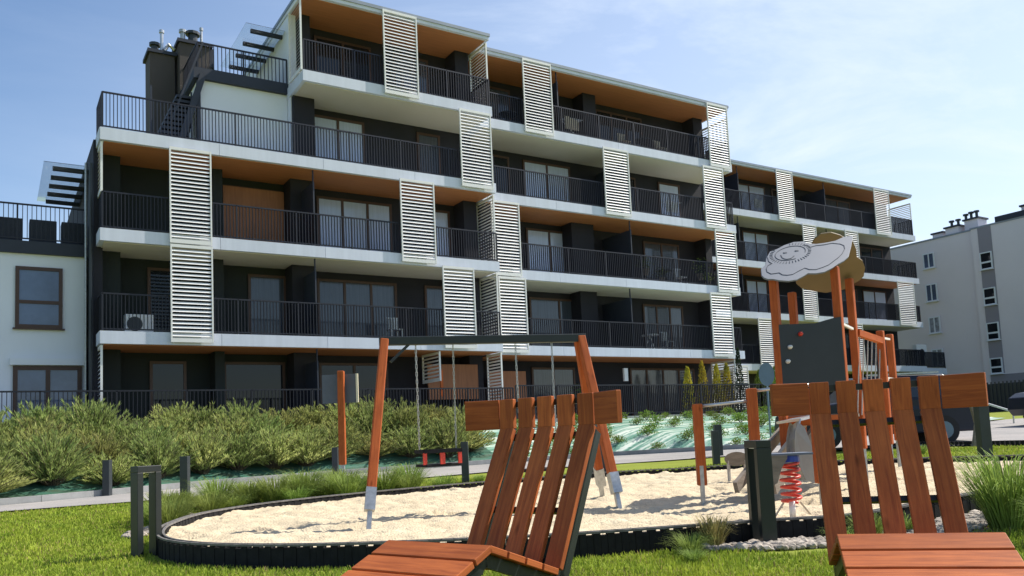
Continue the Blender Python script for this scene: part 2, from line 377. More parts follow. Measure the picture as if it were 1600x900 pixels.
def emb(xa, xb, m_, name='embankment'):
    xs = frange(xa, xb, .2); rows = 46; v = []; f = []
    for x in xs:
        yk = interp(KB, x) + .02
        for j in range(rows + 1):
            y = yk + (25.75 - yk) * j / rows; v.append((x, y, emb_z(x, y)))
    for i in range(len(xs) - 1):
        for j in range(rows): q = i * (rows + 1) + j; f.append((q, q + rows + 1, q + rows + 2, q + 1))
    me = bpy.data.meshes.new(name); me.from_pydata(v, [], f); me.materials.append(m_)
    for q in me.polygons: q.use_smooth = True
    o = bpy.data.objects.new(name, me); COL.objects.link(o); struct(o)
film2 = mat('shaded_green_planting_film', (.035, .15, .105), .5, .2, 2.0, .5, 14, col2=(.05, .075, .045), stretch=(.6, 2.5, 1))  # left slope film: its shade is put into this darker green
emb(-14, 13.6, film2); emb(13.6, 34, film)
t = MB(); t.box(-16, 34, 25.7, 34, .2, 1.57)
t.build('terrace', 'kerb')['kind'] = 'structure'

# ------------------------------------------------------------------ the long apartment building
D1, D2, D3 = 26.13, 27.12, 32.7
Z = {1: 1.57, 2: 4.57, 3: 7.57, 4: 10.57, 5: 13.55, 6: 16.2}
TH = .37
bld = thing('apartment_building', 'long dark apartment building with white balcony bands and cream louvre shutters', 'building', (2.6, D1, 1.57))
def P(mb, name, m, lab=None, **k):
    o = mb.build(name, m, None, **k); o.parent = bld; o.matrix_parent_inverse = Matrix.Translation((-2.6, -D1, -1.57))
    if lab: o['label'] = lab
    return o
def slab(x0, x1, y0, y1, lv):
    m_ = MB(); n = max(1, round((x1 - x0) / 3.3)); ed = [x0 + (x1 - x0) * k / n for k in range(n + 1)]
    for k in range(n): m_.box(ed[k] + (.005 if k else 0), ed[k + 1] - (.005 if k < n - 1 else 0), y0, y0 + .05, Z[lv] - TH, Z[lv])
    m_.box(x0 + .002, x1 - .002, y0 + .051, y1, Z[lv] - TH + .001, Z[lv] - .001)
    P(m_, 'balcony_slab', 'slab')
def soff(x0, x1, y0, y1, lv, m):
    zt = Z[lv] - TH if lv < 6 else Z[6]
    P(MB().box(x0 + .12, x1 - .12, y0 + .14, y1, zt - .02, zt - .002), 'soffit', m)
W1, W2, W3 = D1 + 2.1, D2 + 2.1, D3 + 1.9
# walls (cores)
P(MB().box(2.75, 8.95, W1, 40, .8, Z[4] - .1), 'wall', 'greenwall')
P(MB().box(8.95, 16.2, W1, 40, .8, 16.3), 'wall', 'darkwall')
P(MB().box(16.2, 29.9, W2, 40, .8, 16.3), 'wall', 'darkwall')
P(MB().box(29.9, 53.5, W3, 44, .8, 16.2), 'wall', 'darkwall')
P(MB().box(8.72, 8.95, D1 + 1.5, 40, Z[4], 16.42), 'end_wall', 'whitewall', 'white end wall of the upper storeys above the roof terrace')
P(MB().box(2.5, 2.75, D1 + .9, 40, .8, Z[4] - .1), 'end_wall', 'darkwall')
# slabs
for lv in (2, 3, 4): slab(2.59, 16.03, D1, W1, lv)
slab(8.68, 16.0, D1, W1, 5)
for lv in (2, 3, 4, 5): slab(16.03, 29.9, D2, W2, lv)
for lv in (2, 3, 4, 5): slab(33.0, 53.55, D3, W3, lv)
P(MB().box(16.035, 16.55, W1, D2 + .3, Z[2] - TH, Z[4]), 'party_wall', 'darkwall')
# side faces: slab return at the left end runs back
for lv in (2, 3, 4): P(MB().box(2.57, 2.588, D1 + .02, D1 + 1.4, Z[lv] - TH + .01, Z[lv] - .01), 'slab_return', 'slab')
# soffits
for lv, m in ((2, 'orange'), (3, 'cream'), (4, 'orange')): soff(2.59, 16.03, D1, W1, lv, m)
soff(8.68, 16.0, D1, W1, 5, 'cream')
for lv, m in ((2, 'orange'), (3, 'cream'), (4, 'orange'), (5, 'cream')): soff(16.15, 29.9, D2, W2, lv, m)
for lv, m in ((2, 'cream'), (3, 'cream'), (4, 'orange'), (5, 'cream')): soff(33.1, 53.55, D3, W3, lv, m)
# roofs
def roof(x0, x1, y0, y1, zt=16.44):
    P(MB().box(x0, x1, y0, y1, Z[6], zt - .12), 'roof_slab', 'slab')
    P(MB().box(x0 - .03, x1 + .03, y0 - .04, y1, zt - .118, zt), 'roof_flashing', 'roofmetal')
    soff(x0, x1, y0, y1 - 8, 6, 'orange')
roof(8.68, 16.0, D1, W1 + 8.02); roof(16.04, 29.9, D2, W2 + 8.02); roof(33.0, 53.5, D3, W3 + 8.02, 16.42)
# pillars and partitions
for (x0, x1, lv) in [(2.78, 3.28, 1), (2.78, 3.28, 2), (2.78, 3.28, 3), (6.03, 6.33, 2), (6.03, 6.33, 1), (6.03, 6.33, 3), (8.58, 9.37, 1), (8.58, 9.37, 2), (8.58, 9.37, 3), (8.75, 9.5, 4), (15.32, 15.89, 1), (15.32, 15.89, 2), (15.32, 15.89, 3), (15.2, 15.8, 5), (9.1, 9.4, 5)]:
    zt = Z[lv + 1] - TH - .02 if lv < 5 else Z[6] - .02
    P(MB().box(x0, x1, D1 + 1.3, W1, Z[lv], zt), 'pillar', 'greenwall' if x1 < 7 else 'darkwall')
def partition(x, y0, y1, lv, h=2.2):
    P(MB().box(x, x + .05, y0 + .12, y1, Z[lv] + .05, Z[lv] + h), 'balcony_screen', 'slate')
    P(MB().box(x + .005, x + .045, y0 + .16, y0 + .2, Z[lv] + h, (Z[lv + 1] - TH if lv < 5 else Z[6]) - .02), 'screen_strut', 'rail')
for lv in (1, 2, 3): partition(8.97, D1, W1, lv)
for (x, lv) in ((19.9, 5), (23.45, 3), (23.25, 2), (23.3, 4)): partition(x, D2, W2, lv)
for (x, lv) in ((36.6, 5), (44.35, 5), (36.4, 4), (44.3, 4), (44.4, 3), (36.4, 3), (44.4, 2)): partition(x, D3, W3, lv)
for (x0, x1, lv) in ((22.2, 22.9, 5), (28.9, 29.5, 5), (21.2, 22.4, 3), (21.5, 22.4, 2), (29.2, 29.6, 3), (29.2, 29.6, 2)):
    P(MB().box(x0, x1, D2 + 1.35, W2, Z[lv], (Z[lv + 1] - TH if lv < 5 else Z[6]) - .02), 'pillar', 'darkwall')

# railings: posts, two rails, thin bars
def railing(pts, z, name='railing', m='rail', h=1.1, step=.10, part=True, posts=1.9):
    r = MB()
    for (a, b) in zip(pts, pts[1:]):
        a = Vector((*a, 0)); b = Vector((*b, 0)); ln = (b - a).length; d = (b - a) / ln
        zt = lambda q: Vector((q.x, q.y, z + h)); zb = lambda q: Vector((q.x, q.y, z + .07))
        r.beam(zt(a), zt(b), .045, .05); r.beam(zb(a), zb(b), .04, .03)
        n = int(ln / step)
        for k in range(1, n):
            q = a + d * (ln * k / n)
            r.beam((q.x, q.y, z + .08), (q.x, q.y, z + h - .02), .045, .02, Vector((-d.y, d.x, 0)))
        n = max(1, round(ln / posts))
        for k in range(n + 1):
            q = a + d * (ln * k / n)
            r.beam((q.x, q.y, z - .05), (q.x, q.y, z + h), .045, .05, d)
    return P(r, name, m) if part else r
yi = .10
for lv in (2, 3, 4): railing([(2.66, W1 - .6), (2.66, D1 + yi), (16.0, D1 + yi)], Z[lv])
railing([(8.75, D1 + yi), (15.95, D1 + yi), (15.95, W1 - .6)], Z[5])
for lv in (2, 3, 4, 5): railing([(16.1 if lv != 5 else 16.15, D2 + yi), (29.82, D2 + yi), (29.82, W2 - .6)], Z[lv])
for lv in (2, 3, 4, 5): railing([(33.1, D3 + yi), (53.45, D3 + yi), (53.45, W3 - .5)], Z[lv])

# louvre shutters
def louvre_mb(w, h, pitch=.119, fr=.045, ph=0):
    """local: x 0..w, z 0..h, front at y = -.03"""
    r = MB()
    for x in (0, w - fr): r.box(x, x + fr, -.03, .03, 0, h)
    r.box(fr, w - fr, -.028, .028, 0, .12); r.box(fr, w - fr, -.028, .028, h - .09, h)
    n = int((h - .24) / pitch)
    for k in range(n):
        z = .15 + (h - .27) * (k + .5) / n
        r.quad([(fr, -.026, z - .034), (w - fr, -.026, z - .034), (w - fr, .012, z + .030), (fr, .012, z + .030)])
        r.quad([(fr, .024, z + .030), (w - fr, .024, z + .030), (w - fr, -.014, z - .034), (fr, -.014, z - .034)])
        r.quad([(fr, -.026, z - .034), (fr, -.014, z - .034), (w - fr, -.014, z - .034), (w - fr, -.026, z - .034)])
        r.quad([(fr, .012, z + .030), (w - fr, .012, z + .030), (w - fr, .024, z + .030), (fr, .024, z + .030)])
    return r
def louvre(x0, x1, Y, lv, side=False, zt=None, zb=None):
    zb = Z[lv] - .30 if zb is None else zb
    zt = ((Z[lv + 1] - .34) if lv < 5 else Z[6] + .12) if zt is None else zt
    if side:   # panel in the Y-Z plane: x0 = X, x1 = (y0, y1)
        mb = louvre_mb(x1[1] - x1[0], zt - zb); mb.v = [(x0 + y, x1[0] + x, z + zb) for (x, y, z) in mb.v]
    else:
        mb = louvre_mb(x1 - x0, zt - zb); mb.v = [(x0 + x, Y + y, z + zb) for (x, y, z) in mb.v]
    P(mb, 'louvre_shutter', 'louvre')
f1, f2, f3 = D1 - .09, D2 - .09, D3 - .09
for (a, b, lv) in ((4.46, 5.68, 3), (4.47, 5.69, 2), (12.03, 13.36, 3), (13.58, 14.87, 2), (14.52, 15.86, 4), (11.58, 12.9, 5)): louvre(a, b, f1, lv)
for (a, b, lv) in ((18.08, 19.48, 5), (28.39, 29.72, 5), (22.0, 23.39, 4), (27.86, 29.16, 4), (16.32, 17.6, 3), (28.37, 29.72, 3), (16.5, 17.76, 2), (27.8, 29.13, 2)): louvre(a, b, f2, lv)
for (a, b, lv) in ((39.69, 41.14, 5), (49.14, 50.76, 5), (41.73, 42.99, 4), (45.79, 47.1, 4), (41.31, 42.61, 3), (50.88, 52.69, 3), (37.22, 38.4, 2), (45.5, 46.8, 2)): louvre(a, b, f3, lv)
for lv in (5, 3, 2): louvre(15.98 if lv == 5 else 16.02, (D1 + .2, D1 + 1.5), 0, lv, side=True, zb=Z[lv] + .05, zt=(Z[lv + 1] - TH - .03 if lv < 5 else Z[6] - .03))
louvre(8.66, (D1 + .05, D1 + 1.35), 0, 5, side=True, zb=Z[5] + .02, zt=Z[6] - .03)
louvre(29.86, (D2 + .1, D2 + 1.9), 0, 5, side=True, zb=Z[5] + .05, zt=Z[6] - .35)
louvre(53.48, (D3 + .1, D3 + 1.8), 0, 5, side=True, zb=Z[5] + .05, zt=Z[6] - .35)
louvre(2.64, (D1 + .1, D1 + 1.3), 0, 1, side=True, zb=Z[1] + .05, zt=Z[2] - TH - .03)
louvre(2.64, (D1 + .1, D1 + 1.3), 0, 3, side=True, zb=Z[3] + 1.1, zt=Z[4] - TH - .03)
louvre(16.0, (D1 + .1, D1 + 1.15), 0, 1, side=True, zb=Z[1] + .2, zt=Z[2] - TH - .03)
louvre(13.45, (D1 + .1, D1 + 1.5), 0, 1, side=True, zb=Z[1] + 1.55, zt=Z[2] - TH - .03)
louvre(29.3, (D2 + .1, D2 + 1.6), 0, 1, side=True, zb=Z[1] + .4, zt=Z[2] - TH - .03)
louvre(34.9, 36.1, f3, 1, zb=Z[1] + .4, zt=Z[2] - .1)
P(MB().box(13.5, 15.6, W1 - .9, W1 - .85, Z[1] + .95, Z[2] - .75), 'timber_screen', 'plainwood', 'brown timber screen on the ground floor terrace')
P(MB().box(13.46, 13.56, D1 + .12, D1 + .2, Z[1] + 1.0, Z[1] + 1.95), 'timber_screen', 'post')
P(MB().box(16.6, 18.4, W2 - .9, W2 - .86, Z[1] + 1.0, Z[1] + 2.1), 'timber_screen', 'plainwood')

# windows: frame proud of the wall, glass as a sub-part
def window(x0, x1, z0, z1, Y, glass='glass', mull=1, fr='brown', trans=0, parent_fn=P, fw_=.09):
    f_ = MB()
    for (a, b, c, d) in ((x0, x1, z0, z0 + fw_), (x0, x1, z1 - fw_, z1)): f_.box(a, b, Y - .07, Y - .002, c, d)
    n = mull + 1; xsn = [x0 + (x1 - x0) * k / n for k in range(n + 1)]
    for k, x in enumerate(xsn):
        a = x if k == 0 else x - fw_ / 2 if k < n else x - fw_
        f_.box(a, a + fw_, Y - .067, Y - .002, z0 + fw_, z1 - fw_)
    if trans: f_.box(x0 + fw_, x1 - fw_, Y - .06, Y - .01, z0 + trans, z0 + trans + fw_)
    fo = parent_fn(f_, 'window_frame', fr)
    gl = MB().box(x0 + .03, x1 - .03, Y - .035, Y - .006, z0 + .03, z1 - .03).build('pane', glass)
    gl.parent = fo
    gl.matrix_parent_inverse = fo.matrix_parent_inverse.copy() if parent_fn is P else Matrix.Identity(4)
    if parent_fn is P: gl.matrix_parent_inverse = Matrix.Identity(4)
    return fo
T = 2.35
for (a, b, lv, gm, mu) in [(9.6, 11.65, 4, 'glasslit', 1), (13.8, 14.8, 4, 'glassmid', 0), (6.5, 8.5, 3, 'glass', 1), (9.75, 12.65, 3, 'glasslit', 2), (14.3, 15.1, 3, 'glasslit', 0),
        (4.15, 4.95, 2, 'glass', 0), (7.3, 8.6, 2, 'glassmid', 0), (9.7, 12.75, 2, 'glassmid', 2), (13.9, 14.75, 2, 'glassmid', 0), (4.2, 5.3, 1, 'glass', 0), (6.45, 8.5, 1, 'glass', 0), (9.7, 12.3, 1, 'glass', 1),
        (9.8, 12.0, 5, 'glass', 1), (12.9, 14.4, 5, 'glassmid', 0)]:
    window(a, b, Z[lv] + .06, Z[lv] + T, W1, gm, mu)
for (a, b, lv, gm, mu) in [(19.3, 21.8, 4, 'glasslit', 1), (17.0, 18.6, 4, 'glass', 0), (24.6, 25.6, 4, 'glass', 0), (27.0, 28.4, 4, 'glasslit', 0), (19.3, 22.9, 3, 'glasslit', 2), (25.85, 28.1, 3, 'glassmid', 1),
        (19.3, 22.4, 2, 'glassmid', 1), (25.6, 28.1, 2, 'glassmid', 2), (19.25, 21.5, 1, 'glassmid', 1), (24.6, 28.6, 1, 'glassmid', 3), (17.2, 18.8, 5, 'glassmid', 0), (23.4, 26.2, 5, 'glass', 2)]:
    window(a, b, Z[lv] + .06, Z[lv] + T, W2, gm, mu)
for (a, b, lv, gm, mu) in [(38.0, 40.9, 5, 'glasslit', 1), (41.5, 43.5, 5, 'glass', 1), (46.6, 49.3, 5, 'glassmid', 1), (38.6, 40.9, 4, 'glasslit', 1), (46.8, 49.3, 4, 'glassmid', 1), (50.0, 52.5, 4, 'glass', 1),
        (38.6, 40.5, 3, 'glasslit', 1), (47.0, 49.3, 3, 'glassmid', 1), (49.9, 52.5, 3, 'glasslit', 1), (35.4, 37.0, 2, 'glassmid', 0), (46.9, 49.2, 2, 'glassmid', 1), (50.2, 52.4, 2, 'glassmid', 0)]:
    window(a, b, Z[lv] + .06, Z[lv] + T, W3, gm, mu)
P(MB().box(6.5, 8.55, W1 - .14, W1 - .08, Z[3] + .06, Z[3] + 2.3), 'roller_shutter', 'plainwood', 'closed brown wooden shutter')

# roof terrace penthouse, stairs, chimneys, canopies
P(MB().box(5.7, 8.71, 28.0, 31.5, Z[4] + .02, 13.35), 'penthouse_wall', 'whitewall')
P(MB().box(5.55, 8.72, 27.85, 31.6, 13.35, 13.72), 'penthouse_roof', 'slate')
P(MB().box(5.66, 5.78, 27.93, 28.05, Z[4], 13.35), 'corner_post', 'slate')
railing([(5.7, 31.0), (5.7, 27.95), (8.7, 27.95)], 13.68, h=.95, step=.13)
for (a, b, c, d, z1_) in ((4.62, 5.45, 30.6, 31.6, 15.2), (5.55, 6.6, 30.2, 31.2, 15.6)):
    P(MB().box(a, b, c, d, Z[4], z1_), 'chimney', 'chimneyrender')
    P(MB().box(a - .08, b + .08, c - .08, d + .08, z1_, z1_ + .12), 'chimney_cap', 'slate')
P(MB().box(5.6, 6.75, 30.25, 31.1, 14.9, 15.6), 'chimney_band', 'slate')
for (x, y, z0_, h_, r_0, m_) in ((4.85, 31, 15.3, .45, .13, 'darkmetal'), (5.05, 30.8, 15.3, .9, .06, 'stainless'), (5.75, 30.7, 15.7, .62, .09, 'steel'), (6.1, 30.7, 15.7, .6, .17, 'darkmetal'), (6.4, 30.7, 15.7, .85, .045, 'steel')):
    c_ = MB().tube([(x, y, z0_), (x, y, z0_ + h_)], r_0, 10); c_.tube([(x, y, z0_ + h_ - .12), (x, y, z0_ + h_ - .02)], r_0 * 1.5, 10); P(c_, 'flue', m_)
c_ = MB().tube([(5.1, 30.6, 15.35), (5.25, 30.6, 15.6), (5.45, 30.6, 15.45)], .07, 8); P(c_, 'flue', 'stainless')
# stair flight with dark slatted side
st = MB()
for k in range(13): st.box(4.2 + k * .07, 5.3 + k * .03, 27.9 + k * .01, 28.9, Z[4] + .1 + k * .165, Z[4] + .19 + k * .165)
for x in (4.22, 5.45): st.box(x, x + .05, 27.85, 27.9, Z[4], Z[4] + 2.25)
st.beam((5.0, 27.82, Z[4] + .1), (5.85, 27.82, 13.5), .2, .05, (0, 0, 1)); st.beam((4.85, 27.82, Z[4] + 1.2), (5.85, 27.82, 14.6), .06, .05, (0, 0, 1))
P(st, 'stairs', 'slate')
def canopy(x0, x1, y0, z, n, dy):
    for k in range(n): P(MB().box(x0, x1, y0 + k * dy, y0 + k * dy + .12, z - .12, z), 'canopy_beam', 'slate')
    P(MB().box(x0 - .25, x1 + .02, y0 - .3, y0 + (n - 1) * dy + .35, z + .01, z + .025), 'canopy_glass', 'clearglass')
canopy(1.48, 2.55, 27.9, 9.78, 5, .95); canopy(7.6, 8.75, 28.4, 15.75, 4, 1.05)
P(MB().tube([(2.42, 26.95, 1.6), (2.42, 26.95, 9.7)], .05, 8), 'drainpipe', 'darkmetal')
P(MB().tube([(2.35, 27.6, 1.6), (2.35, 27.6, 9.9)], .04, 8), 'drainpipe', 'steel')

# terrace railing in front of the ground floor, left run and right run
r = railing([(-14, 25.85), (16.2, 25.85)], 1.6, part=False, h=1.22, step=.11)
tag(r.build('terrace_fence', 'rail'), 'dark vertical bar fence above the willow shrubs, below the left half of the building', 'fence')
r = railing([(16.45, 26.05), (29.6, 26.05), (33.5, 26.05)], 1.72, part=False, h=1.2, step=.10)
for k in range(9): r.box(16.6 + k * 1.55, 16.68 + k * 1.55, 25.6, 25.68, 1.2, 1.8)
tag(r.build('terrace_fence', 'rail'), 'dark glazed bar fence above the green film slope with the small plants', 'fence')
tag(MB().box(16.4, 33.5, 25.76, 26.2, 1.3, 1.66).build('terrace_kerb_wall', 'kerb'), 'low concrete kerb wall under the dark fence above the film slope', 'wall')

# ------------------------------------------------------------------ low white building at the left edge
lb = thing('white_building', 'low white rendered building with a brown framed window at the left edge', 'building', (0, 28, 1.57))
def PL(mb, name, m, lab=None):
    o = mb.build(name, m); o.parent = lb; o.matrix_parent_inverse = Matrix.Translation((0, -28, -1.57))
    if lab: o['label'] = lab
    return o
PL(MB().box(-14, 2.42, 28, 40, .8, 7.05), 'wall', 'whitewall')
PL(MB().box(-14.1, 2.46, 27.9, 40, 7.05, 7.42), 'parapet', 'slate')
r = railing([(-14, 28.05), (2.4, 28.05)], 7.45, part=False, h=1.1, step=.12); PL(r, 'railing', 'rail')
window(.54, 1.76, 4.84, 6.66, 28, 'bluepane', 0, parent_fn=PL, trans=.72, fw_=.1)
window(-3.6, -2.4, 4.84, 6.66, 28, 'bluepane', 0, parent_fn=PL, trans=.72, fw_=.1)
window(.5, 2.28, 1.6, 3.72, 28, 'bluepane', 1, parent_fn=PL, fw_=.12)
PL(MB().box(.42, 2.34, 27.86, 27.995, 3.74, 3.95), 'shutter_box', 'whitewall'); PL(MB().box(.48, 1.82, 27.9, 27.99, 4.79, 4.835), 'sill', 'brown')
for k, (a, b) in enumerate(((-.5, .72), (.9, 1.62), (1.75, 2.4))):
    o = MB().box(a, b, 28.35, 28.9, 7.46, 8.2).build('planter_box', 'slate', bevel=.02)
    tag(o, 'dark planter box behind the roof railing of the white building, ' + ('leftmost', 'middle one', 'rightmost')[k], 'planter', 'planter boxes on the low roof')

# ------------------------------------------------------------------ grey building at the right
gb = thing('grey_building', 'plain grey rendered apartment block with small white windows at the right edge', 'building', (60, 32, 1.0))
def PG(mb, name, m, lab=None):
    o = mb.build(name, m); o.parent = gb; o.matrix_parent_inverse = Matrix.Translation((-60, -32, -1))
    if lab: o['label'] = lab
    return o
PG(MB().box(60.35, 74, 32.4, 39.5, .5, 14.5), 'wall', 'greybuild'); PG(MB().box(60, 74, 6, 32.4, .5, 14.5), 'wall', 'greybuild')
PG(MB().box(60.3, 74, 32.39, 39.6, 14.5, 14.62), 'parapet', 'roofmetal'); PG(MB().box(59.95, 74, 5.9, 32.45, 14.5, 14.62), 'parapet', 'roofmetal')
PG(MB().box(59.9, 73, 12, 30.6, 14.62, 15.0), 'roof_edge', 'slate')
PG(MB().box(59.97, 60.0, 30.98, 31.92, 3.97, 14.5), 'grey_panel_strip', 'greybuild2')
PG(MB().box(59.96, 60.0, 6, 31.97, .5, 3.9), 'plinth', 'greybuild2')
def side_window(y0, y1, z0, z1, X, split='v', glass='bluepane'):
    f_ = MB(); w_ = .08
    f_.box(X - .08, X - .002, y0, y1, z0, z0 + w_); f_.box(X - .08, X - .002, y0, y1, z1 - w_, z1)
    for y in ((y0, (y0 + y1) / 2 - w_ / 2, y1 - w_) if split == 'v' else (y0, y1 - w_)): f_.box(X - .078, X - .002, y, y + w_, z0 + w_, z1 - w_)
    if split == 'h': f_.box(X - .075, X - .002, y0 + w_, y1 - w_, z0 + (z1 - z0) * .36, z0 + (z1 - z0) * .36 + .12)
    f_.box(X - .16, X - .002, y0 - .06, y1 + .06, z0 - .05, z0 - .002)
    fo = PG(f_, 'window_frame', 'pvc'); gl = MB().box(X - .04, X - .006, y0 + .03, y1 - .03, z0 + .03, z1 - .03).build('pane', glass); gl.parent = fo
for k, (z0, z1) in enumerate(((12.4, 13.57), (9.86, 11.2), (7.43, 8.68), (4.95, 6.24))): side_window(35.48, 36.37, z0, z1, 60.35, 'v', 'curtainpane' if k > 1 else 'bluepane')
for (z0, z1) in ((11.43, 12.67), (8.86, 10.1), (6.36, 7.61), (3.97, 5.09)):
    side_window(31.05, 31.91, z0, z1, 59.97, 'h', 'glass'); side_window(26.0, 26.9, z0, z1, 60)
for (a, b, c, d) in ((33.6, 34.6, 60.6, 15.15), (32.3, 33.3, 60.9, 15.45), (35.0, 35.8, 60.9, 15.0), (28.4, 29.3, 61, 15.5)):
    PG(MB().box(c, c + 1.2, a, b, 14.62, d), 'roof_vent_box', 'greybuild')
    PG(MB().box(c - .1, c + 1.3, a - .1, b + .1, d, d + .12), 'vent_cap', 'slate')
for (y, z0) in ((33.9, 15.27), (33.3, 15.5), (32.9, 15.57), (32.5, 15.57), (34.4, 15.27)):
    c_ = MB().tube([(61.2, y, z0), (61.2, y, z0 + .5)], .1, 8); c_.tube([(61.2, y, z0 + .4), (61.2, y, z0 + .52)], .2, 8); PG(c_, 'flue', 'darkmetal')
r = railing([(53, 30.5), (53.0, 22), (46, 12)], 1.0, part=False, h=1.8, step=.16)

# ------------------------------------------------------------------ sandpit
SP = [(11.2, 4.35), (9.46, 4.6), (8.16, 4.72), (7.04, 4.72), (6.3, 4.78), (5.72, 5.05), (4.99, 5.3), (4.06, 5.66), (3.3, 6.08), (2.65, 6.52), (2.1, 7.02), (1.63, 7.7), (1.42, 8.5), (1.5, 9.43), (1.75, 10.3), (2.3, 11.3), (3.17, 12.0), (4.36, 12.42), (5.8, 12.62), (7.27, 12.7), (8.8, 12.65), (10.16, 12.4), (11.42, 11.6), (12.2, 10.3), (12.7, 8.8), (13.05, 7.2), (13.2, 5.8), (12.6, 4.7)]
def smooth_closed(Pn, n=8):
    out = []; m = len(Pn)
    for i in range(m):
        p0, p1, p2, p3 = Pn[i - 1], Pn[i], Pn[(i + 1) % m], Pn[(i + 2) % m]
        for k in range(n):
            t = k / n
            out.append(tuple(.5 * (2 * b + (c - a) * t + (2 * a - 5 * b + 4 * c - d) * t * t + (3 * b - a - 3 * c + d) * t ** 3) for a, b, c, d in zip(p0, p1, p2, p3)))
    return out
SPS = smooth_closed(SP)
def inside(x, y, poly):
    c = False; j = len(poly) - 1
    for i in range(len(poly)):
        xi, yi_ = poly[i]; xj, yj = poly[j]
        if (yi_ > y) != (yj > y) and x < (xj - xi) * (y - yi_) / (yj - yi_) + xi: c = not c
        j = i
    return c
random.seed(31); PRINTS = []
for k in range(170):
    fx, fy, fa = random.uniform(1.6, 12.8), random.uniform(4.8, 12.5), random.uniform(0, 3.14); PRINTS.append((fx, fy, math.cos(fa), math.sin(fa), random.uniform(.018, .04)))
for hx_, hy_, dp_ in ((4.5, 8.95, .09), (5.7, 8.5, .09), (6.57, 5.5, .04), (8.0, 6.3, .06)): PRINTS += [(hx_, hy_, 1, 0, dp_), (hx_ + .18, hy_ - .05, 1, 0, dp_), (hx_ - .18, hy_ + .05, 1, 0, dp_)]
def prints(x, y):
    s_ = 0
    for (fx, fy, ca, sa, dp_) in PRINTS:
        dx, dy = x - fx, y - fy
        if abs(dx) > .34 or abs(dy) > .34: continue
        u = (dx * ca + dy * sa) / .16; w_ = (-dx * sa + dy * ca) / .075; q = u * u + w_ * w_
        if q < 4: s_ += -dp_ * math.exp(-q * 1.3) + .35 * dp_ * math.exp(-(q - 1.7) ** 2 * 2.2)
    return s_
def sand_z(x, y):
    n1 = noise.noise(Vector((x * .9, y * .9, 3))); n2 = noise.noise(Vector((x * 3.1, y * 3.1, 7))); n3 = noise.noise(Vector((x * 7.5, y * 7.5, 1)))
    n4 = noise.noise(Vector((x * 17, y * 17, 4)))
    return gz(x, y) + .125 + 1.5 * prints(x, y) + .03 * n1 + .04 * n2 - .06 * max(0, n3 - .08) + .022 * n3 + .022 * n4
sand_m = mat('pale_sand', (.64, .54, .375), .95, .1, 2.1, .9, 45, col2=(.52, .425, .285), spec=.1)
ly = frange(4.2, 13, .04); lx = frange(1.3, 13.4, .04)
ss = grid_mesh('sand', lx, ly, sand_z, sand_m, keep=lambda x, y: inside(x, y, SPS)); struct(ss)
# ribbed rubber palisade round the sand
pal = MB(); cap = MB(); cum = 0; pts = SPS + [SPS[0]]; nxt = 0
for (a, b) in zip(pts, pts[1:]):
    ln = math.dist(a, b)
    while nxt <= cum + ln:
        t_ = (nxt - cum) / ln; x = a[0] + (b[0] - a[0]) * t_; y = a[1] + (b[1] - a[1]) * t_; d = Vector((b[0] - a[0], b[1] - a[1], 0)).normalized(); nn = Vector((d.y, -d.x, 0))
        g_ = gz(x, y); q = Vector((x, y, 0)); h_ = .2 + random.uniform(-.004, .004)
        kk = int(nxt / .06); full = kk % 2 == 0
        pal.beam(q + Vector((0, 0, g_ - .05)), q + Vector((0, 0, g_ + (h_ - .012 if full else h_ - .030))), .058, .07 if full else .062, d)
        nxt += .06
    qa = Vector((a[0], a[1], gz(*a) + .195)); qb = Vector((b[0], b[1], gz(*b) + .195)); dn = (qb - qa).normalized(); n2_ = Vector((dn.y, -dn.x, 0))
    for s_ in (-.03, .03): cap.beam(qa + n2_ * s_ - dn * .004, qb + n2_ * s_ + dn * .004, .018, .022, (0, 0, 1))
    cum += ln
spe = thing('sandpit_edging', 'dark ribbed rubber palisade edging curving around the sandpit', 'edging', (0, 0, 0))
o = pal.build('palisade', 'plastic'); o.parent = spe; o = cap.build('rim', 'edgecap'); o.parent = spe

# ------------------------------------------------------------------ swing
sw = thing('swing_set', 'wooden swing frame with dark metal beam standing in the sandpit', 'swing set', (4.8, 8.8, .14))
def child(par, mb, name, m, **k):
    o = mb.build(name, m, **k); o.parent = par; o.matrix_parent_inverse = Matrix.Translation(-par.location) if par.type == 'EMPTY' and par.rotation_euler.z == 0 else Matrix.Identity(4); return o
TL, TR = Vector((3.92, 9.06, 2.2)), Vector((6.25, 8.35, 2.21))
bd = (TR - TL).normalized()
child(sw, MB().beam(TL - bd * .06, TR + bd * .08, .10, .09), 'beam', 'greenmetal', bevel=.008)
for (top, foot) in ((TL, (3.40, 8.45)), (TR + bd * .02, (6.22, 7.68)), (TR - bd * .02, (7.0, 9.0))):
    f_ = Vector((foot[0], foot[1], gz(*foot) + .10)); tp = Vector(top) + Vector((0, 0, .02)); d = (tp - f_); a = f_ + d * .10
    l = child(sw, MB().beam(a, tp, .105, .105, bd, .10, .10), 'leg', 'post', bevel=.012)
    s_ = MB().beam(f_ - Vector((0, 0, .1)), f_ + d * .17, .05, .06, bd); s_.beam(f_ + d * .09, f_ + d * .20, .112, .115, bd)
    s_ = s_.build('steel_foot', 'steel'); s_.parent = l
child(sw, MB().beam(TL + bd * .05 - Vector((0, .04, .25)), TL + bd * .3 - Vector((0, 0, .03)), .03, .03), 'bracket', 'greenmetal')
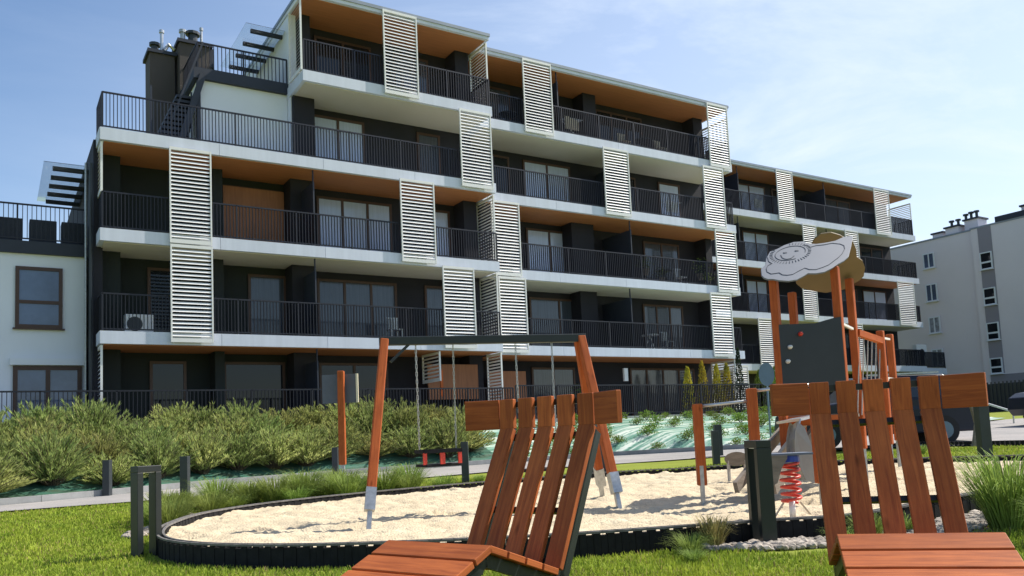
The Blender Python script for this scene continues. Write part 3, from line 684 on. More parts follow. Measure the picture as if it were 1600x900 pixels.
def chain(p0, p1):
    m_ = MB(); p0 = Vector(p0); p1 = Vector(p1); n = int((p1 - p0).length / .045); d = (p1 - p0) / n
    for k in range(n):
        s_ = Vector((1, 0, 0)) if k % 2 else Vector((0, 1, 0)); q = p0 + d * k
        m_.beam(q + s_ * .009, q + d * 1.15 + s_ * .009, .007, .007); m_.beam(q - s_ * .009, q + d * 1.15 - s_ * .009, .007, .007)
    return m_
seat1 = thing('toddler_swing', 'caged toddler swing with red uprights hanging on chains', 'swing seat', (4.53, 8.97, .72))
a1, b1, a2, b2 = Vector((4.30, 9.0, .90)), Vector((4.76, 8.94, .90)), Vector((4.29, 8.99, 2.15)), Vector((4.73, 8.87, 2.15))
child(seat1, chain(a1, a2), 'chain', 'steel'); child(seat1, chain(b1, b2), 'chain', 'steel')
nx = Vector((.13, .99, 0)).normalized(); m_ = MB()
for z_ in (.885,):
    for s_ in (-.15, .15): m_.beam(a1 + nx * s_ + Vector((0, 0, z_ - .9)), b1 + nx * s_ + Vector((0, 0, z_ - .9)), .045, .03)
    for q in (a1, b1): m_.beam(q - nx * .16 + Vector((0, 0, z_ - .9)), q + nx * .16 + Vector((0, 0, z_ - .9)), .045, .03)
child(seat1, m_, 'top_rail', 'plastic')
m_ = MB().box(4.30, 4.77, 8.83, 9.12, .70, .735); child(seat1, m_, 'seat', 'plastic', bevel=.008)
for t_ in (0.03, .5, .97):
    q = a1.lerp(b1, t_) - nx * .15; child(seat1, MB().beam((q.x, q.y, .73), (q.x, q.y, .87), .06 if t_ == .5 else .045, .02, (1, 0, 0)), 'upright', 'red')
seat2 = thing('flat_swing', 'plain dark swing seat on two chains, mostly hidden behind the front lounger', 'swing seat', (5.7, 8.53, .62))
child(seat2, chain((5.47, 8.6, .62), (5.46, 8.61, 2.15)), 'chain', 'steel'); child(seat2, chain((5.9, 8.46, .62), (5.90, 8.46, 2.15)), 'chain', 'steel')
child(seat2, MB().box(5.42, 5.95, 8.42, 8.64, .58, .62), 'seat', 'plastic', bevel=.01)

# ------------------------------------------------------------------ play tower with cloud roof
P1 = [(8.216, 7.088, 2.9),(8.295, 7.159, 3.002),(8.392, 7.166, 3.06),(8.487, 7.229, 3.164),(8.627, 7.277, 3.279),(8.738, 7.252, 3.317),(8.869, 7.241, 3.377),(9.018, 7.204, 3.425),(9.13, 7.138, 3.428),(9.147, 7.084, 3.392),(9.225, 7.014, 3.374),(9.346, 6.956, 3.389),(9.478, 6.904, 3.415),(9.628, 6.881, 3.475),(9.751, 6.821, 3.49),(9.554, 6.725, 3.304),(9.367, 6.643, 3.135),(9.246, 6.637, 3.066),(9.156, 6.65, 3.028),(9.025, 6.653, 2.962),(8.892, 6.671, 2.907),(8.791, 6.718, 2.892),(8.707, 6.778, 2.898),(8.633, 6.78, 2.861),(8.51, 6.793, 2.807),(8.41, 6.84, 2.793),(8.329, 6.909, 2.809),(8.282, 6.967, 2.833),(8.23, 7.004, 2.836),(8.208, 7.044, 2.859)]
P2 = [(9.428, 7.263, 3.421),(9.388, 7.162, 3.501),(9.408, 7.07, 3.551),(9.516, 6.989, 3.56),(9.651, 6.953, 3.529),(9.771, 6.945, 3.486),(9.877, 6.926, 3.455),(10.007, 6.977, 3.371),(10.107, 7.047, 3.287),(10.224, 7.045, 3.242),(10.344, 7.096, 3.161),(10.433, 7.189, 3.067),(10.435, 7.266, 3.017),(10.403, 7.329, 2.99),(10.412, 7.404, 2.939),(10.314, 7.504, 2.914),(10.167, 7.633, 2.891),(9.964, 7.712, 2.921),(9.802, 7.757, 2.957),(9.683, 7.745, 3.013),(9.56, 7.68, 3.103),(9.475, 7.51, 3.245),(9.445, 7.368, 3.347)]
LINE = [(9.076, 7.1, 3.368),(9.114, 7.056, 3.35),(9.115, 7.021, 3.321),(9.198, 6.996, 3.344),(9.294, 6.944, 3.352),(9.404, 6.901, 3.373),(9.475, 6.833, 3.353),(9.491, 6.787, 3.323),(9.449, 6.749, 3.268),(9.349, 6.719, 3.19),(9.247, 6.708, 3.127),(9.144, 6.708, 3.072),(9.042, 6.708, 3.017),(8.95, 6.725, 2.983),(8.843, 6.754, 2.95),(8.778, 6.8, 2.955),(8.752, 6.85, 2.983),(8.642, 6.864, 2.937),(8.542, 6.873, 2.891),(8.474, 6.905, 2.883),(8.431, 6.943, 2.892),(8.426, 6.986, 2.926),(8.396, 6.999, 2.921),(8.329, 7.031, 2.913),(8.315, 7.081, 2.947),(8.35, 7.119, 2.998),(8.41, 7.141, 3.048),(8.478, 7.133, 3.078),(8.473, 7.177, 3.112),(8.517, 7.228, 3.179)]
SMILE = [(8.688, 7.156, 3.209),(8.664, 7.115, 3.161),(8.675, 7.087, 3.144),(8.697, 7.067, 3.138),(8.749, 7.046, 3.148),(8.813, 7.05, 3.186)]
SUN = [(8.985, 7.008, 3.241),(9.012, 7.02, 3.265),(9.029, 7.036, 3.288),(9.038, 7.055, 3.309),(9.037, 7.077, 3.327),(9.025, 7.1, 3.341),(9.005, 7.123, 3.349),(8.975, 7.146, 3.353),(8.939, 7.167, 3.352),(8.897, 7.185, 3.345),(8.852, 7.2, 3.333),(8.805, 7.21, 3.317),(8.759, 7.216, 3.297),(8.715, 7.217, 3.275),(8.677, 7.213, 3.251),(8.644, 7.204, 3.226),(8.62, 7.191, 3.202),(8.604, 7.174, 3.179),(8.598, 7.154, 3.159),(8.601, 7.133, 3.143),(8.614, 7.11, 3.13),(8.636, 7.087, 3.123),(8.666, 7.065, 3.12),(8.702, 7.045, 3.122),(8.743, 7.027, 3.129),(8.788, 7.013, 3.141)]
EYES = [(8.768, 7.149, 3.246),(8.918, 7.084, 3.271)]
RAYS = [[(9.043, 7.002, 3.267),(9.075, 6.985, 3.269)], [(9.06, 7.017, 3.288),(9.096, 7.003, 3.295)], [(9.07, 7.034, 3.308),(9.109, 7.023, 3.32)], [(9.073, 7.053, 3.326),(9.115, 7.047, 3.343)], [(9.07, 7.074, 3.342),(9.113, 7.071, 3.363)], [(9.061, 7.095, 3.356),(9.103, 7.097, 3.379)], [(9.045, 7.117, 3.366),(9.085, 7.123, 3.392)], [(9.022, 7.139, 3.372),(9.061, 7.149, 3.401)], [(8.995, 7.16, 3.375),(9.03, 7.174, 3.405)], [(8.963, 7.18, 3.375),(8.993, 7.197, 3.405)], [(8.927, 7.197, 3.37),(8.952, 7.217, 3.401)], [(8.888, 7.212, 3.362),(8.907, 7.235, 3.392)], [(8.847, 7.225, 3.351),(8.86, 7.249, 3.379)], [(8.805, 7.234, 3.337),(8.812, 7.259, 3.362)], [(8.764, 7.24, 3.32),(8.764, 7.266, 3.342)], [(8.725, 7.242, 3.301),(8.718, 7.268, 3.319)], [(8.688, 7.241, 3.281),(8.675, 7.266, 3.295)], [(8.655, 7.236, 3.259),(8.635, 7.26, 3.268)], [(8.625, 7.228, 3.237),(8.601, 7.249, 3.241)], [(8.601, 7.217, 3.215),(8.572, 7.236, 3.214)], [(8.583, 7.203, 3.193),(8.549, 7.219, 3.188)], [(8.571, 7.187, 3.173),(8.534, 7.199, 3.163)], [(8.565, 7.169, 3.154),(8.526, 7.177, 3.14)], [(8.565, 7.149, 3.137),(8.525, 7.153, 3.12)], [(8.572, 7.128, 3.123),(8.532, 7.128, 3.102)], [(8.585, 7.106, 3.112),(8.546, 7.103, 3.088)], [(8.604, 7.085, 3.104),(8.567, 7.078, 3.078)], [(8.629, 7.064, 3.1),(8.594, 7.053, 3.072)], [(8.658, 7.045, 3.099),(8.627, 7.03, 3.07)], [(8.691, 7.027, 3.101),(8.665, 7.009, 3.072)], [(8.728, 7.011, 3.107),(8.707, 6.99, 3.078)], [(8.767, 6.997, 3.116),(8.751, 6.975, 3.089)], [(8.807, 6.986, 3.128),(8.797, 6.962, 3.103)], [(8.848, 6.978, 3.143),(8.844, 6.954, 3.12)], [(8.887, 6.974, 3.16),(8.891, 6.949, 3.141)], [(8.926, 6.973, 3.18),(8.935, 6.948, 3.164)], [(8.961, 6.975, 3.2),(8.977, 6.951, 3.189)], [(8.993, 6.981, 3.222),(9.015, 6.959, 3.215)], [(9.021, 6.99, 3.245),(9.048, 6.97, 3.242)]]
N1 = [-0.3757, -0.5989, 0.707]
N2 = [0.3188, 0.5083, 0.8]
tw = thing('play_tower', 'orange play tower with black climbing panel and grey cloud shaped roof', 'play tower', (9.3, 7.1, .23))
posts = {'a': (8.43, 7.09), 'b': (9.52, 7.70), 'c': (9.14, 6.70), 'd': (10.22, 7.27)}
tops = {'a': 2.87, 'b': 2.86, 'c': 3.0, 'd': 3.02}
for k, (x, y) in posts.items():
    g_ = gz(x, y) + .12
    l = child(tw, MB().beam((x, y, g_ + .42), (x, y, tops[k]), .10, .10, (.3, -.95, 0)), 'post', 'post', bevel=.015)
    s_ = MB().beam((x, y, g_ - .1), (x, y, g_ + .5), .06, .06, (.8473, -.53, 0)).build('steel_foot', 'steel'); s_.parent = l
N1v, N2v = Vector(N1), Vector(N2)
rf = child(tw, MB().prism(P1, N1v, .022), 'cloud_roof', 'cloudgrey', bevel=.003)
rb = child(tw, MB().prism(P2, N2v, .022), 'rear_roof', ['cloudback'], bevel=.003)
eg = MB()
def engr(pts_, w=.007, closed=False):
    q = [Vector(p_) + N1v * .003 for p_ in pts_]
    if closed: q.append(q[0])
    for a_, b_ in zip(q, q[1:]): eg.beam(a_, b_ + (b_ - a_).normalized() * .004, w, .004, (b_ - a_).cross(N1v))
engr(LINE); eo = eg.build('engraved_cloud', 'engrave'); eo.parent = rf; eg = MB(); engr(SUN)
for r_y in RAYS:
    if inside(r_y[0][0], r_y[0][2], [(q[0], q[2]) for q in P1]) and inside(r_y[1][0], r_y[1][2], [(q[0], q[2]) for q in P1]): engr(r_y, .006)
eo = eg.build('engraved_sun', 'engrave'); eo.parent = rf; eg = MB(); engr(SMILE, .009); eo = eg.build('engraved_smile', 'engrave'); eo.parent = rf
for e_ in EYES:
    eg = MB(); eg.beam(Vector(e_) + N1v * .003 - Vector((.02, -.01, 0)), Vector(e_) + N1v * .003 + Vector((.02, -.01, 0)), .02, .004, N1v.cross(Vector((.84, -.53, 0))))
    eo = eg.build('engraved_eye', 'engrave'); eo.parent = rf
# black climbing panel between the two front posts
def lerp2(t, z): return Vector((8.43 + (9.14 - 8.43) * t, 7.09 + (6.70 - 7.09) * t, z))
pn = (Vector((9.14 - 8.43, 6.70 - 7.09, 0)).normalized()).cross(Vector((0, 0, 1)))
pn = pn if pn.y < 0 else -pn
OFF = pn * .066
child(tw, MB().prism([lerp2(0, 1.45) + OFF, lerp2(1, 1.45) + OFF, lerp2(1.0, 2.34) + OFF, lerp2(.88, 2.33) + OFF, lerp2(.58, 2.27) + OFF, lerp2(0, 2.27) + OFF], pn, .02), 'climbing_panel', 'panel')
for (t_, z_, m_n) in ((.15, 1.98, 'hold'), (.10, 1.80, 'hold'), (.33, 2.14, 'red')):
    c_ = lerp2(t_, z_) + OFF + pn * .02; s_ = MB().tube([c_ - pn * .03, c_ + pn * .01, c_ + pn * .035], .032, 9, .018); child(tw, s_, 'climbing_hold', m_n, smooth=True)
pl = [Vector((*posts[k], 1.12)) for k in 'abdc']
child(tw, MB().prism(pl, Vector((0, 0, 1)), .04), 'platform', 'weathered')
child(tw, MB().beam((*posts['b'], 1.05), (*posts['d'], 1.05), .12, .04, (0, 0, 1)), 'platform_beam', 'post'); child(tw, MB().beam((*posts['a'], 1.05), (*posts['c'], 1.05), .12, .04, (0, 0, 1)), 'platform_beam', 'post')
child(tw, MB().beam((9.14, 6.70, 2.28), (10.22, 7.27, 2.3), .03, .03), 'grab_bar', 'hold')
# rope bridge posts behind
for (x, y, zt) in ((11.02, 7.4, 2.32), (12.0, 7.9, 2.36)):
    g_ = gz(x, y) + .12
    l = child(tw, MB().beam((x, y, g_ + .42), (x, y, zt), .10, .10, (.3, -.95, 0)), 'post', 'post', bevel=.015)
    s_ = MB().beam((x, y, g_ - .1), (x, y, g_ + .5), .06, .06, (.8473, -.53, 0)).build('steel_foot', 'steel'); s_.parent = l
child(tw, MB().beam((10.28, 7.25, 2.25), (11.0, 7.38, 2.17), .09, .07, (0, 0, 1)), 'sloping_beam', 'post')
child(tw, MB().beam((11.02, 7.4, 2.22), (12.0, 7.9, 2.28), .03, .03), 'grab_bar', 'hold'); child(tw, MB().beam((11.02, 7.4, 1.62), (12.0, 7.9, 1.64), .05, .05), 'grab_bar', 'hold')
for k in range(6):
    t_ = k / 5; a_ = Vector((10.35, 7.27, 2.2)).lerp(Vector((11.0, 7.4, 2.14)), t_); b_ = Vector((9.95, 7.12, 1.1)).lerp(Vector((10.75, 7.35, 1.1)), t_)
    child(tw, MB().tube([a_, b_], .009, 6), 'rope', 'rope')
child(tw, MB().prism([(10.98, 7.45, 1.2), (11.6, 7.75, 1.2), (11.6, 7.75, 2.1), (10.98, 7.45, 2.1)], Vector((.44, -.9, 0)), .02), 'side_panel', 'panel')
# slide and ramp
SLD = [(8.025, 6.545, 1.034), (7.972, 6.54, .937), (7.936, 6.537, .832), (7.924, 6.538, .661), (7.964, 6.503, .492), (8.002, 6.471, .353), (8.109, 6.411, .336), (8.109, 6.424, .706), (8.078, 6.495, .971)]
SLD = [Vector(q) for q in SLD]; vv = Vector((.55, .83, 0)); MBs = MB(); nq = len(SLD)
for s_ in (0, .30): MBs.prism([q + vv * s_ for q in SLD], -vv, .03)
child(tw, MBs, 'slide_side', 'slidegrey')
m_ = MB()
for p_, q_ in zip(SLD[:5], SLD[1:6]): m_.beam((p_ + q_) / 2 + vv * .17 - (q_ - p_) * .5 - Vector((-.03, .02, 0)), (p_ + q_) / 2 + vv * .17 + (q_ - p_) * .5 - Vector((-.03, .02, 0)), .26, .012, vv)
m_.beam((8.05, 6.7, 1.05), (9.0, 7.05, 1.12), .30, .03, vv)
child(tw, m_, 'slide_bed', 'stainless')
rn = Vector((-.35, .93, 0))
for k, (w_, mm_) in enumerate(((.16, 'weathered'), (.07, 'towel'), (.13, 'weathered'))):
    child(tw, MB().beam(Vector((9.1, 7.27, 1.06)) + rn * (k * .22 - .22), Vector((7.3, 6.62, .32)) + rn * (k * .22 - .22), w_, .05, (0, 0, 1)), 'ramp_beam', mm_)

# ------------------------------------------------------------------ pull-up bars
bars = thing('exercise_bars', 'stepped set of orange posts joined by steel pull up bars', 'exercise bars', (7.6, 7.5, .18))
bp3 = [(7.03, 7.16, 1.29), (6.93 + .23, 6.28 + .15, 1.43), (7.72, 5.98, 1.65)]
bp3 = [(7.03, 7.16, 1.30), (7.36, 6.62, 1.44), (7.72, 6.05, 1.40)]
for (x, y, zt) in bp3:
    g_ = gz(x, y) + .12
    l = child(bars, MB().beam((x, y, g_ + .22), (x, y, zt), .105, .105, (.8473, -.53, 0)), 'post', 'post', bevel=.012)
    s_ = MB().beam((x - .02, y - .02, g_ - .1), (x - .02, y - .02, g_ + .45), .045, .05, (.8473, -.53, 0)).build('steel_foot', 'steel'); s_.parent = l
for (a_, b_) in zip(bp3, bp3[1:]): child(bars, MB().tube([(a_[0], a_[1], a_[2] - .03), (b_[0], b_[1], a_[2] + .0)], .018, 8), 'bar', 'stainless', smooth=True)

# spring rider
sr = thing('spring_rider', 'spring rider with red coil spring, blue clamp and grey side boards', 'spring rider', (6.57, 5.5, .15))
c0 = Vector((6.57, 5.5, .12)); m_ = MB(); coil = []
for k in range(6 * 18 + 1):
    a_ = 2 * math.pi * k / 18; coil.append(c0 + Vector((math.cos(a_) * .088, math.sin(a_) * .088, .13 + k / (6 * 18) * .40)))
child(sr, MB().tube(coil, .015, 7), 'coil_spring', 'red', smooth=True)
child(sr, MB().tube([c0, c0 + Vector((0, 0, .15))], .03, 10), 'base_tube', 'white', smooth=True)
for s_ in (-1, 1): child(sr, MB().beam(c0 + Vector((s_ * .07, -s_ * .04, .14)), c0 + Vector((s_ * .16, -s_ * .09, -.0)), .015, .015), 'base_strut', 'towel')
child(sr, MB().tube([c0 + Vector((0, 0, .53)), c0 + Vector((0, 0, .59))], .10, 14), 'clamp', 'blue')
hx = Vector((.8473, -.5311, 0)); hy = Vector((.5311, .8473, 0))
child(sr, MB().beam(c0 - hx * .22 + Vector((0, 0, .605)), c0 + hx * .20 + Vector((0, 0, .605)), .24, .022, hy), 'seat_board', 'cloudgrey', bevel=.004)
for dy_ in (-.13, .13):
    o_ = [(-.20, .60), (-.25, .58), (-.26, .45), (-.24, .30), (-.17, .34), (-.12, .48), (-.06, .57), (-.06, .60)]
    child(sr, MB().prism([c0 + hx * a_ + hy * dy_ + Vector((0, 0, b_)) for a_, b_ in o_], hy, .018), 'side_board', 'weathered')
# small rounded play table
stl = thing('play_table', 'small dark rounded play table on thin legs beside the far edge of the sand', 'play table', (9.8, 9.2, .2))
o_ = [(math.cos(a_) * .17, math.sin(a_) * .11) for a_ in [2 * math.pi * k / 16 for k in range(16)]]
child(stl, MB().prism([Vector((9.8, 9.2, .52)) + hx * a_ * 1.1 + Vector((0, 0, 1)) * b_ for a_, b_ in o_], -hy, .03), 'board', 'weathered')
for s_ in (-.12, .14): child(stl, MB().beam(Vector((9.8, 9.22, .15)) + hx * s_, Vector((9.8, 9.22, .5)) + hx * s_, .035, .035), 'leg', 'rope')

# activity board on its post
ab = thing('activity_board', 'slender orange post carrying a square dark play board above the willows', 'play board', (6.92, 18.7, .13))
l = child(ab, MB().beam((6.95, 18.7, .55), (6.97, 18.72, 2.75), .155, .155, (.8473, -.53, 0)), 'post', 'post', bevel=.02)
s_ = MB().beam((6.95, 18.7, .1), (6.95, 18.7, .6), .09, .09, (.8473, -.53, 0)).build('steel_foot', 'steel'); s_.parent = l
q_ = Vector((6.96, 18.84, 0))
child(ab, MB().prism([q_ - hx * .40 + Vector((0, 0, 2.0)), q_ + hx * .42 + Vector((0, 0, 2.0)), q_ + hx * .42 + Vector((0, 0, 2.68)), q_ - hx * .40 + Vector((0, 0, 2.68))], -hy, .04), 'board', 'boardgrey')
child(ab, MB().beam(q_ + hx * .43 + Vector((0, 0, 2.0)), q_ + hx * .43 + Vector((0, 0, 2.68)), .05, .05, hx), 'board_edge', 'creamedge')

# litter bin behind the front lounger
lbin = thing('litter_bin', 'dark litter bin with a small label behind the front lounger', 'litter bin', (10.0, 12.95, .1))
child(lbin, MB().beam((10.0, 13.0, .25), (10.0, 13.0, .98), .36, .34, hx), 'bin_body', 'darkmetal', bevel=.02)
child(lbin, MB().beam((10.0, 13.0, .98), (10.0, 13.0, 1.06), .42, .40, hx), 'bin_lid', 'darkmetal', bevel=.02)
for s_ in (-.12, .12): child(lbin, MB().beam(Vector((10.0, 13, .05)) + hx * s_, Vector((10.0, 13, .3)) + hx * s_, .06, .06, hx), 'leg', 'darkmetal')
child(lbin, MB().beam(Vector((10.0, 12.82, .66)) - hx * .08, Vector((10.0, 12.82, .66)) + hx * .08, .06, .01, (0, 0, 1)), 'label_plate', 'towel')

# ------------------------------------------------------------------ bollards and path lights
def light_frame(x, y, yaw, label):
    t_ = thing('path_light', label, 'bollard light', (x, y, gz(x, y)), 0, 'square arch path lights')
    d = Vector((math.cos(yaw), math.sin(yaw), 0)); n_2 = Vector((-d.y, d.x, 0)); b_ = Vector((x, y, gz(x, y)))
    H_ = .885
    for s_ in (-1, 1): child(t_, MB().beam(b_ + d * s_ * .095 - Vector((0, 0, .05)), b_ + d * s_ * .095 + Vector((0, 0, H_ - .062)), .062, .13, d), 'leg', 'greenmetal', bevel=.004)
    child(t_, MB().beam(b_ - d * .126 + Vector((0, 0, H_ - .03)), b_ + d * .126 + Vector((0, 0, H_ - .03)), .062, .13, (0, 0, 1)), 'top', 'greenmetal', bevel=.004)
    child(t_, MB().beam(b_ - d * .06 + Vector((0, 0, H_ - .064)), b_ + d * .06 + Vector((0, 0, H_ - .064)), .006, .10, (0, 0, 1)), 'lens', 'white')
    return t_
light_frame(1.30, 8.98, R(22), 'dark square arch path light standing on the lawn left of the sandpit')
light_frame(5.53, 4.95, R(66), 'large dark square arch path light close in front of the spring rider')
bl = [(2.15, 20.25, .80, 'dark square bollard at the far left before the willow shrubs'), (3.20, 17.25, .84, 'dark square bollard behind the square arch path light'),
      (7.75, 21.4, .80, 'dark square bollard just left of the orange post with the play board'), (8.40, 15.41, .86, 'dark square bollard in the grass right of the toddler swing'), (13.96, 13.72, .78, 'shorter grey green bollard right of the low pull up bar post'),
      (16.6, 16.2, .86, 'dark green bollard nearest the film slope, beside the pull up bars'), (15.22, 8.34, 1.05, 'dark square bollard right of the rear lounger by the parking road')]
b0 = None
for (x, y, h_, lab) in bl:
    if b0 is None:
        b0 = MB().beam((0, 0, -.1), (0, 0, .8), .15, .15, hx).build('bollard', 'darkmetal', bevel=.006); o = b0
    else: o = b0.copy(); COL.objects.link(o)
    o.location = (x, y, gz(x, y)); o.scale = (1, 1, h_ / .8) if x < 15 else (1.25, 1.25, h_ / .8); tag(o, lab, 'bollard', 'square bollards along the path')

# round road sign seen from behind
sg = thing('road_sign', 'round road sign seen from its grey back on a thin pole', 'road sign', (21.16, 18.36, .45))
q_ = Vector((21.16, 18.36, 0))
child(sg, MB().tube([q_ + Vector((0, 0, .3)), q_ + Vector((0, 0, 3.0))], .03, 8), 'pole', 'signback', smooth=True)
child(sg, MB().prism([q_ + hx * .25 * math.cos(2 * math.pi * k / 28) + Vector((0, 0, 2.67 + .38 * math.sin(2 * math.pi * k / 28))) - hy * .04 for k in range(28)], -hy, .006), 'sign_disc', 'signback')

# ------------------------------------------------------------------ cars
def car(loc, yaw, label, scale=1):
    c = thing('parked_car', label, 'car', loc, 0, 'cars on the parking road')
    c.rotation_euler = (0, 0, yaw)
    def ch(mb, n, m, par=c, **k): o = mb.build(n, m, **k); o.parent = par; return o
    Lh, W = 2.2, .88
    prof_ = [(-2.2, .45), (-2.22, .75), (-2.15, 1.0), (-1.98, 1.06), (-1.85, 1.15), (-1.62, 1.62), (-1.5, 1.70), (.1, 1.73), (.45, 1.66), (1.05, 1.12), (1.95, 1.0), (2.2, .85), (2.25, .5), (2.1, .30), (-2.05, .30)]
    m_ = MB(); n = len(prof_)
    secs = []
    for (y, sc) in ((-W, .0), (-W * .93, 1), (W * .93, 1), (W, 0)):
        i = len(m_.v); secs.append(i)
        for (x, z) in prof_:
            tuck = 0 if z < 1.12 else (z - 1.1) * .30
            yy = y * (1 - tuck) if True else y
            m_.v.append((x * (.985 if sc == 0 else 1), yy, .62 + (z - .62) * (.97 if sc == 0 else 1)))
    for a_, b_ in zip(secs, secs[1:]):
        for k in range(n): m_.f.append((a_ + k, a_ + (k + 1) % n, b_ + (k + 1) % n, b_ + k))
    m_.f.append(tuple(range(n))); m_.f.append(tuple(range(secs[-1] + n - 1, secs[-1] - 1, -1))); m_.uv = []
    ch(m_, 'body', 'carpaint', bevel=.03, smooth=False)
    for s_ in (-1, 1):
        wn = MB().prism([(x, s_ * (W * (1 - (z - 1.1) * .30) + .004), z) for x, z in ((-1.72, 1.18), (-1.5, 1.58), (-.55, 1.60), (-.55, 1.16))], Vector((0, s_, 0)), .01); ch(wn, 'side_window', 'carglass')
        wn = MB().prism([(x, s_ * (W * (1 - (z - 1.1) * .30) + .004), z) for x, z in ((-.48, 1.16), (-.48, 1.60), (.3, 1.58), (.85, 1.16))], Vector((0, s_, 0)), .01); ch(wn, 'side_window', 'carglass')
        ch(MB().box(-2.24, -2.14, s_ * .62 - .14, s_ * .62 + .14, .82, 1.05), 'tail_light', 'redlamp', bevel=.02)
        for x in (-1.35, 1.38):
            wl = MB().tube([(x, s_ * .66, .35), (x, s_ * .885, .35)], .35, 24); w_ = ch(wl, 'wheel', 'tyre')
            ch(MB().tube([(x, s_ * .86, .35), (x, s_ * .895, .35)], .21, 16), 'rim', 'signback', par=w_)
        ch(MB().box(-1.4, .3, s_ * .70 - .02, s_ * .70 + .02, 1.73, 1.77), 'roof_rail', 'steel')
    ch(MB().prism([(-1.90, -.62, 1.16), (-1.90, .62, 1.16), (-1.67, .55, 1.57), (-1.67, -.55, 1.57)], Vector((-.87, 0, .48)), .01), 'rear_window', 'carglass')
    ch(MB().box(-2.30, -2.18, -.8, .8, .42, .62), 'bumper', 'plastic', bevel=.03)
    return c
car((18.78, 13.02, .38), math.atan2(.5311 * .9 + .1, -.8473 * .9), 'dark blue off road car parked behind the rear lounger, its tail and rear wheel showing')
car((28.6, 12.2, .68), math.atan2(.45, -.89), 'second dark parked car cut off by the right edge of the photo')

# young tree support stakes
for k, (x, y, dx, dz) in enumerate(((18.2, 10.2, .35, .95), (18.9, 10.4, -.3, .9), (17.9, 8.6, .45, 1.0))):
    o = MB().beam((x, y, gz(x, y)), (x + dx, y + .0, gz(x, y) + dz), .075, .075, hy).build('support_stake', 'weathered')
    tag(o, ['leaning weathered stake left of the bollard by the parking road', 'leaning weathered stake right of the bollard by the parking road', 'leaning weathered stake at the right edge of the photo'][k], 'stake', 'leaning timber stakes')
r = MB(); q0 = Vector((30.34, 16.38, 1.46)); q1 = Vector((29.02, 14.85, 1.13))
r.beam(q0, q1, .06, .06)
for k in (0, 2): q = q0.lerp(q1, k / 2); r.beam((q.x, q.y, .4), (q.x, q.y, q.z), .04, .04)
tag(r.build('stair_handrail', 'stainless'), 'sloping pale handrail beside the dark slatted wall on the right', 'handrail')
r = MB(); r.box(46, 46.12, 6, 25.2, .5, 2.75)
for k in range(90): r.box(45.95, 46.0, 6 + k * .21, 6.07 + k * .21, .5, 2.85)
tag(r.build('slatted_wall', 'slate'), 'dark slatted wall standing before the grey apartment block', 'wall')

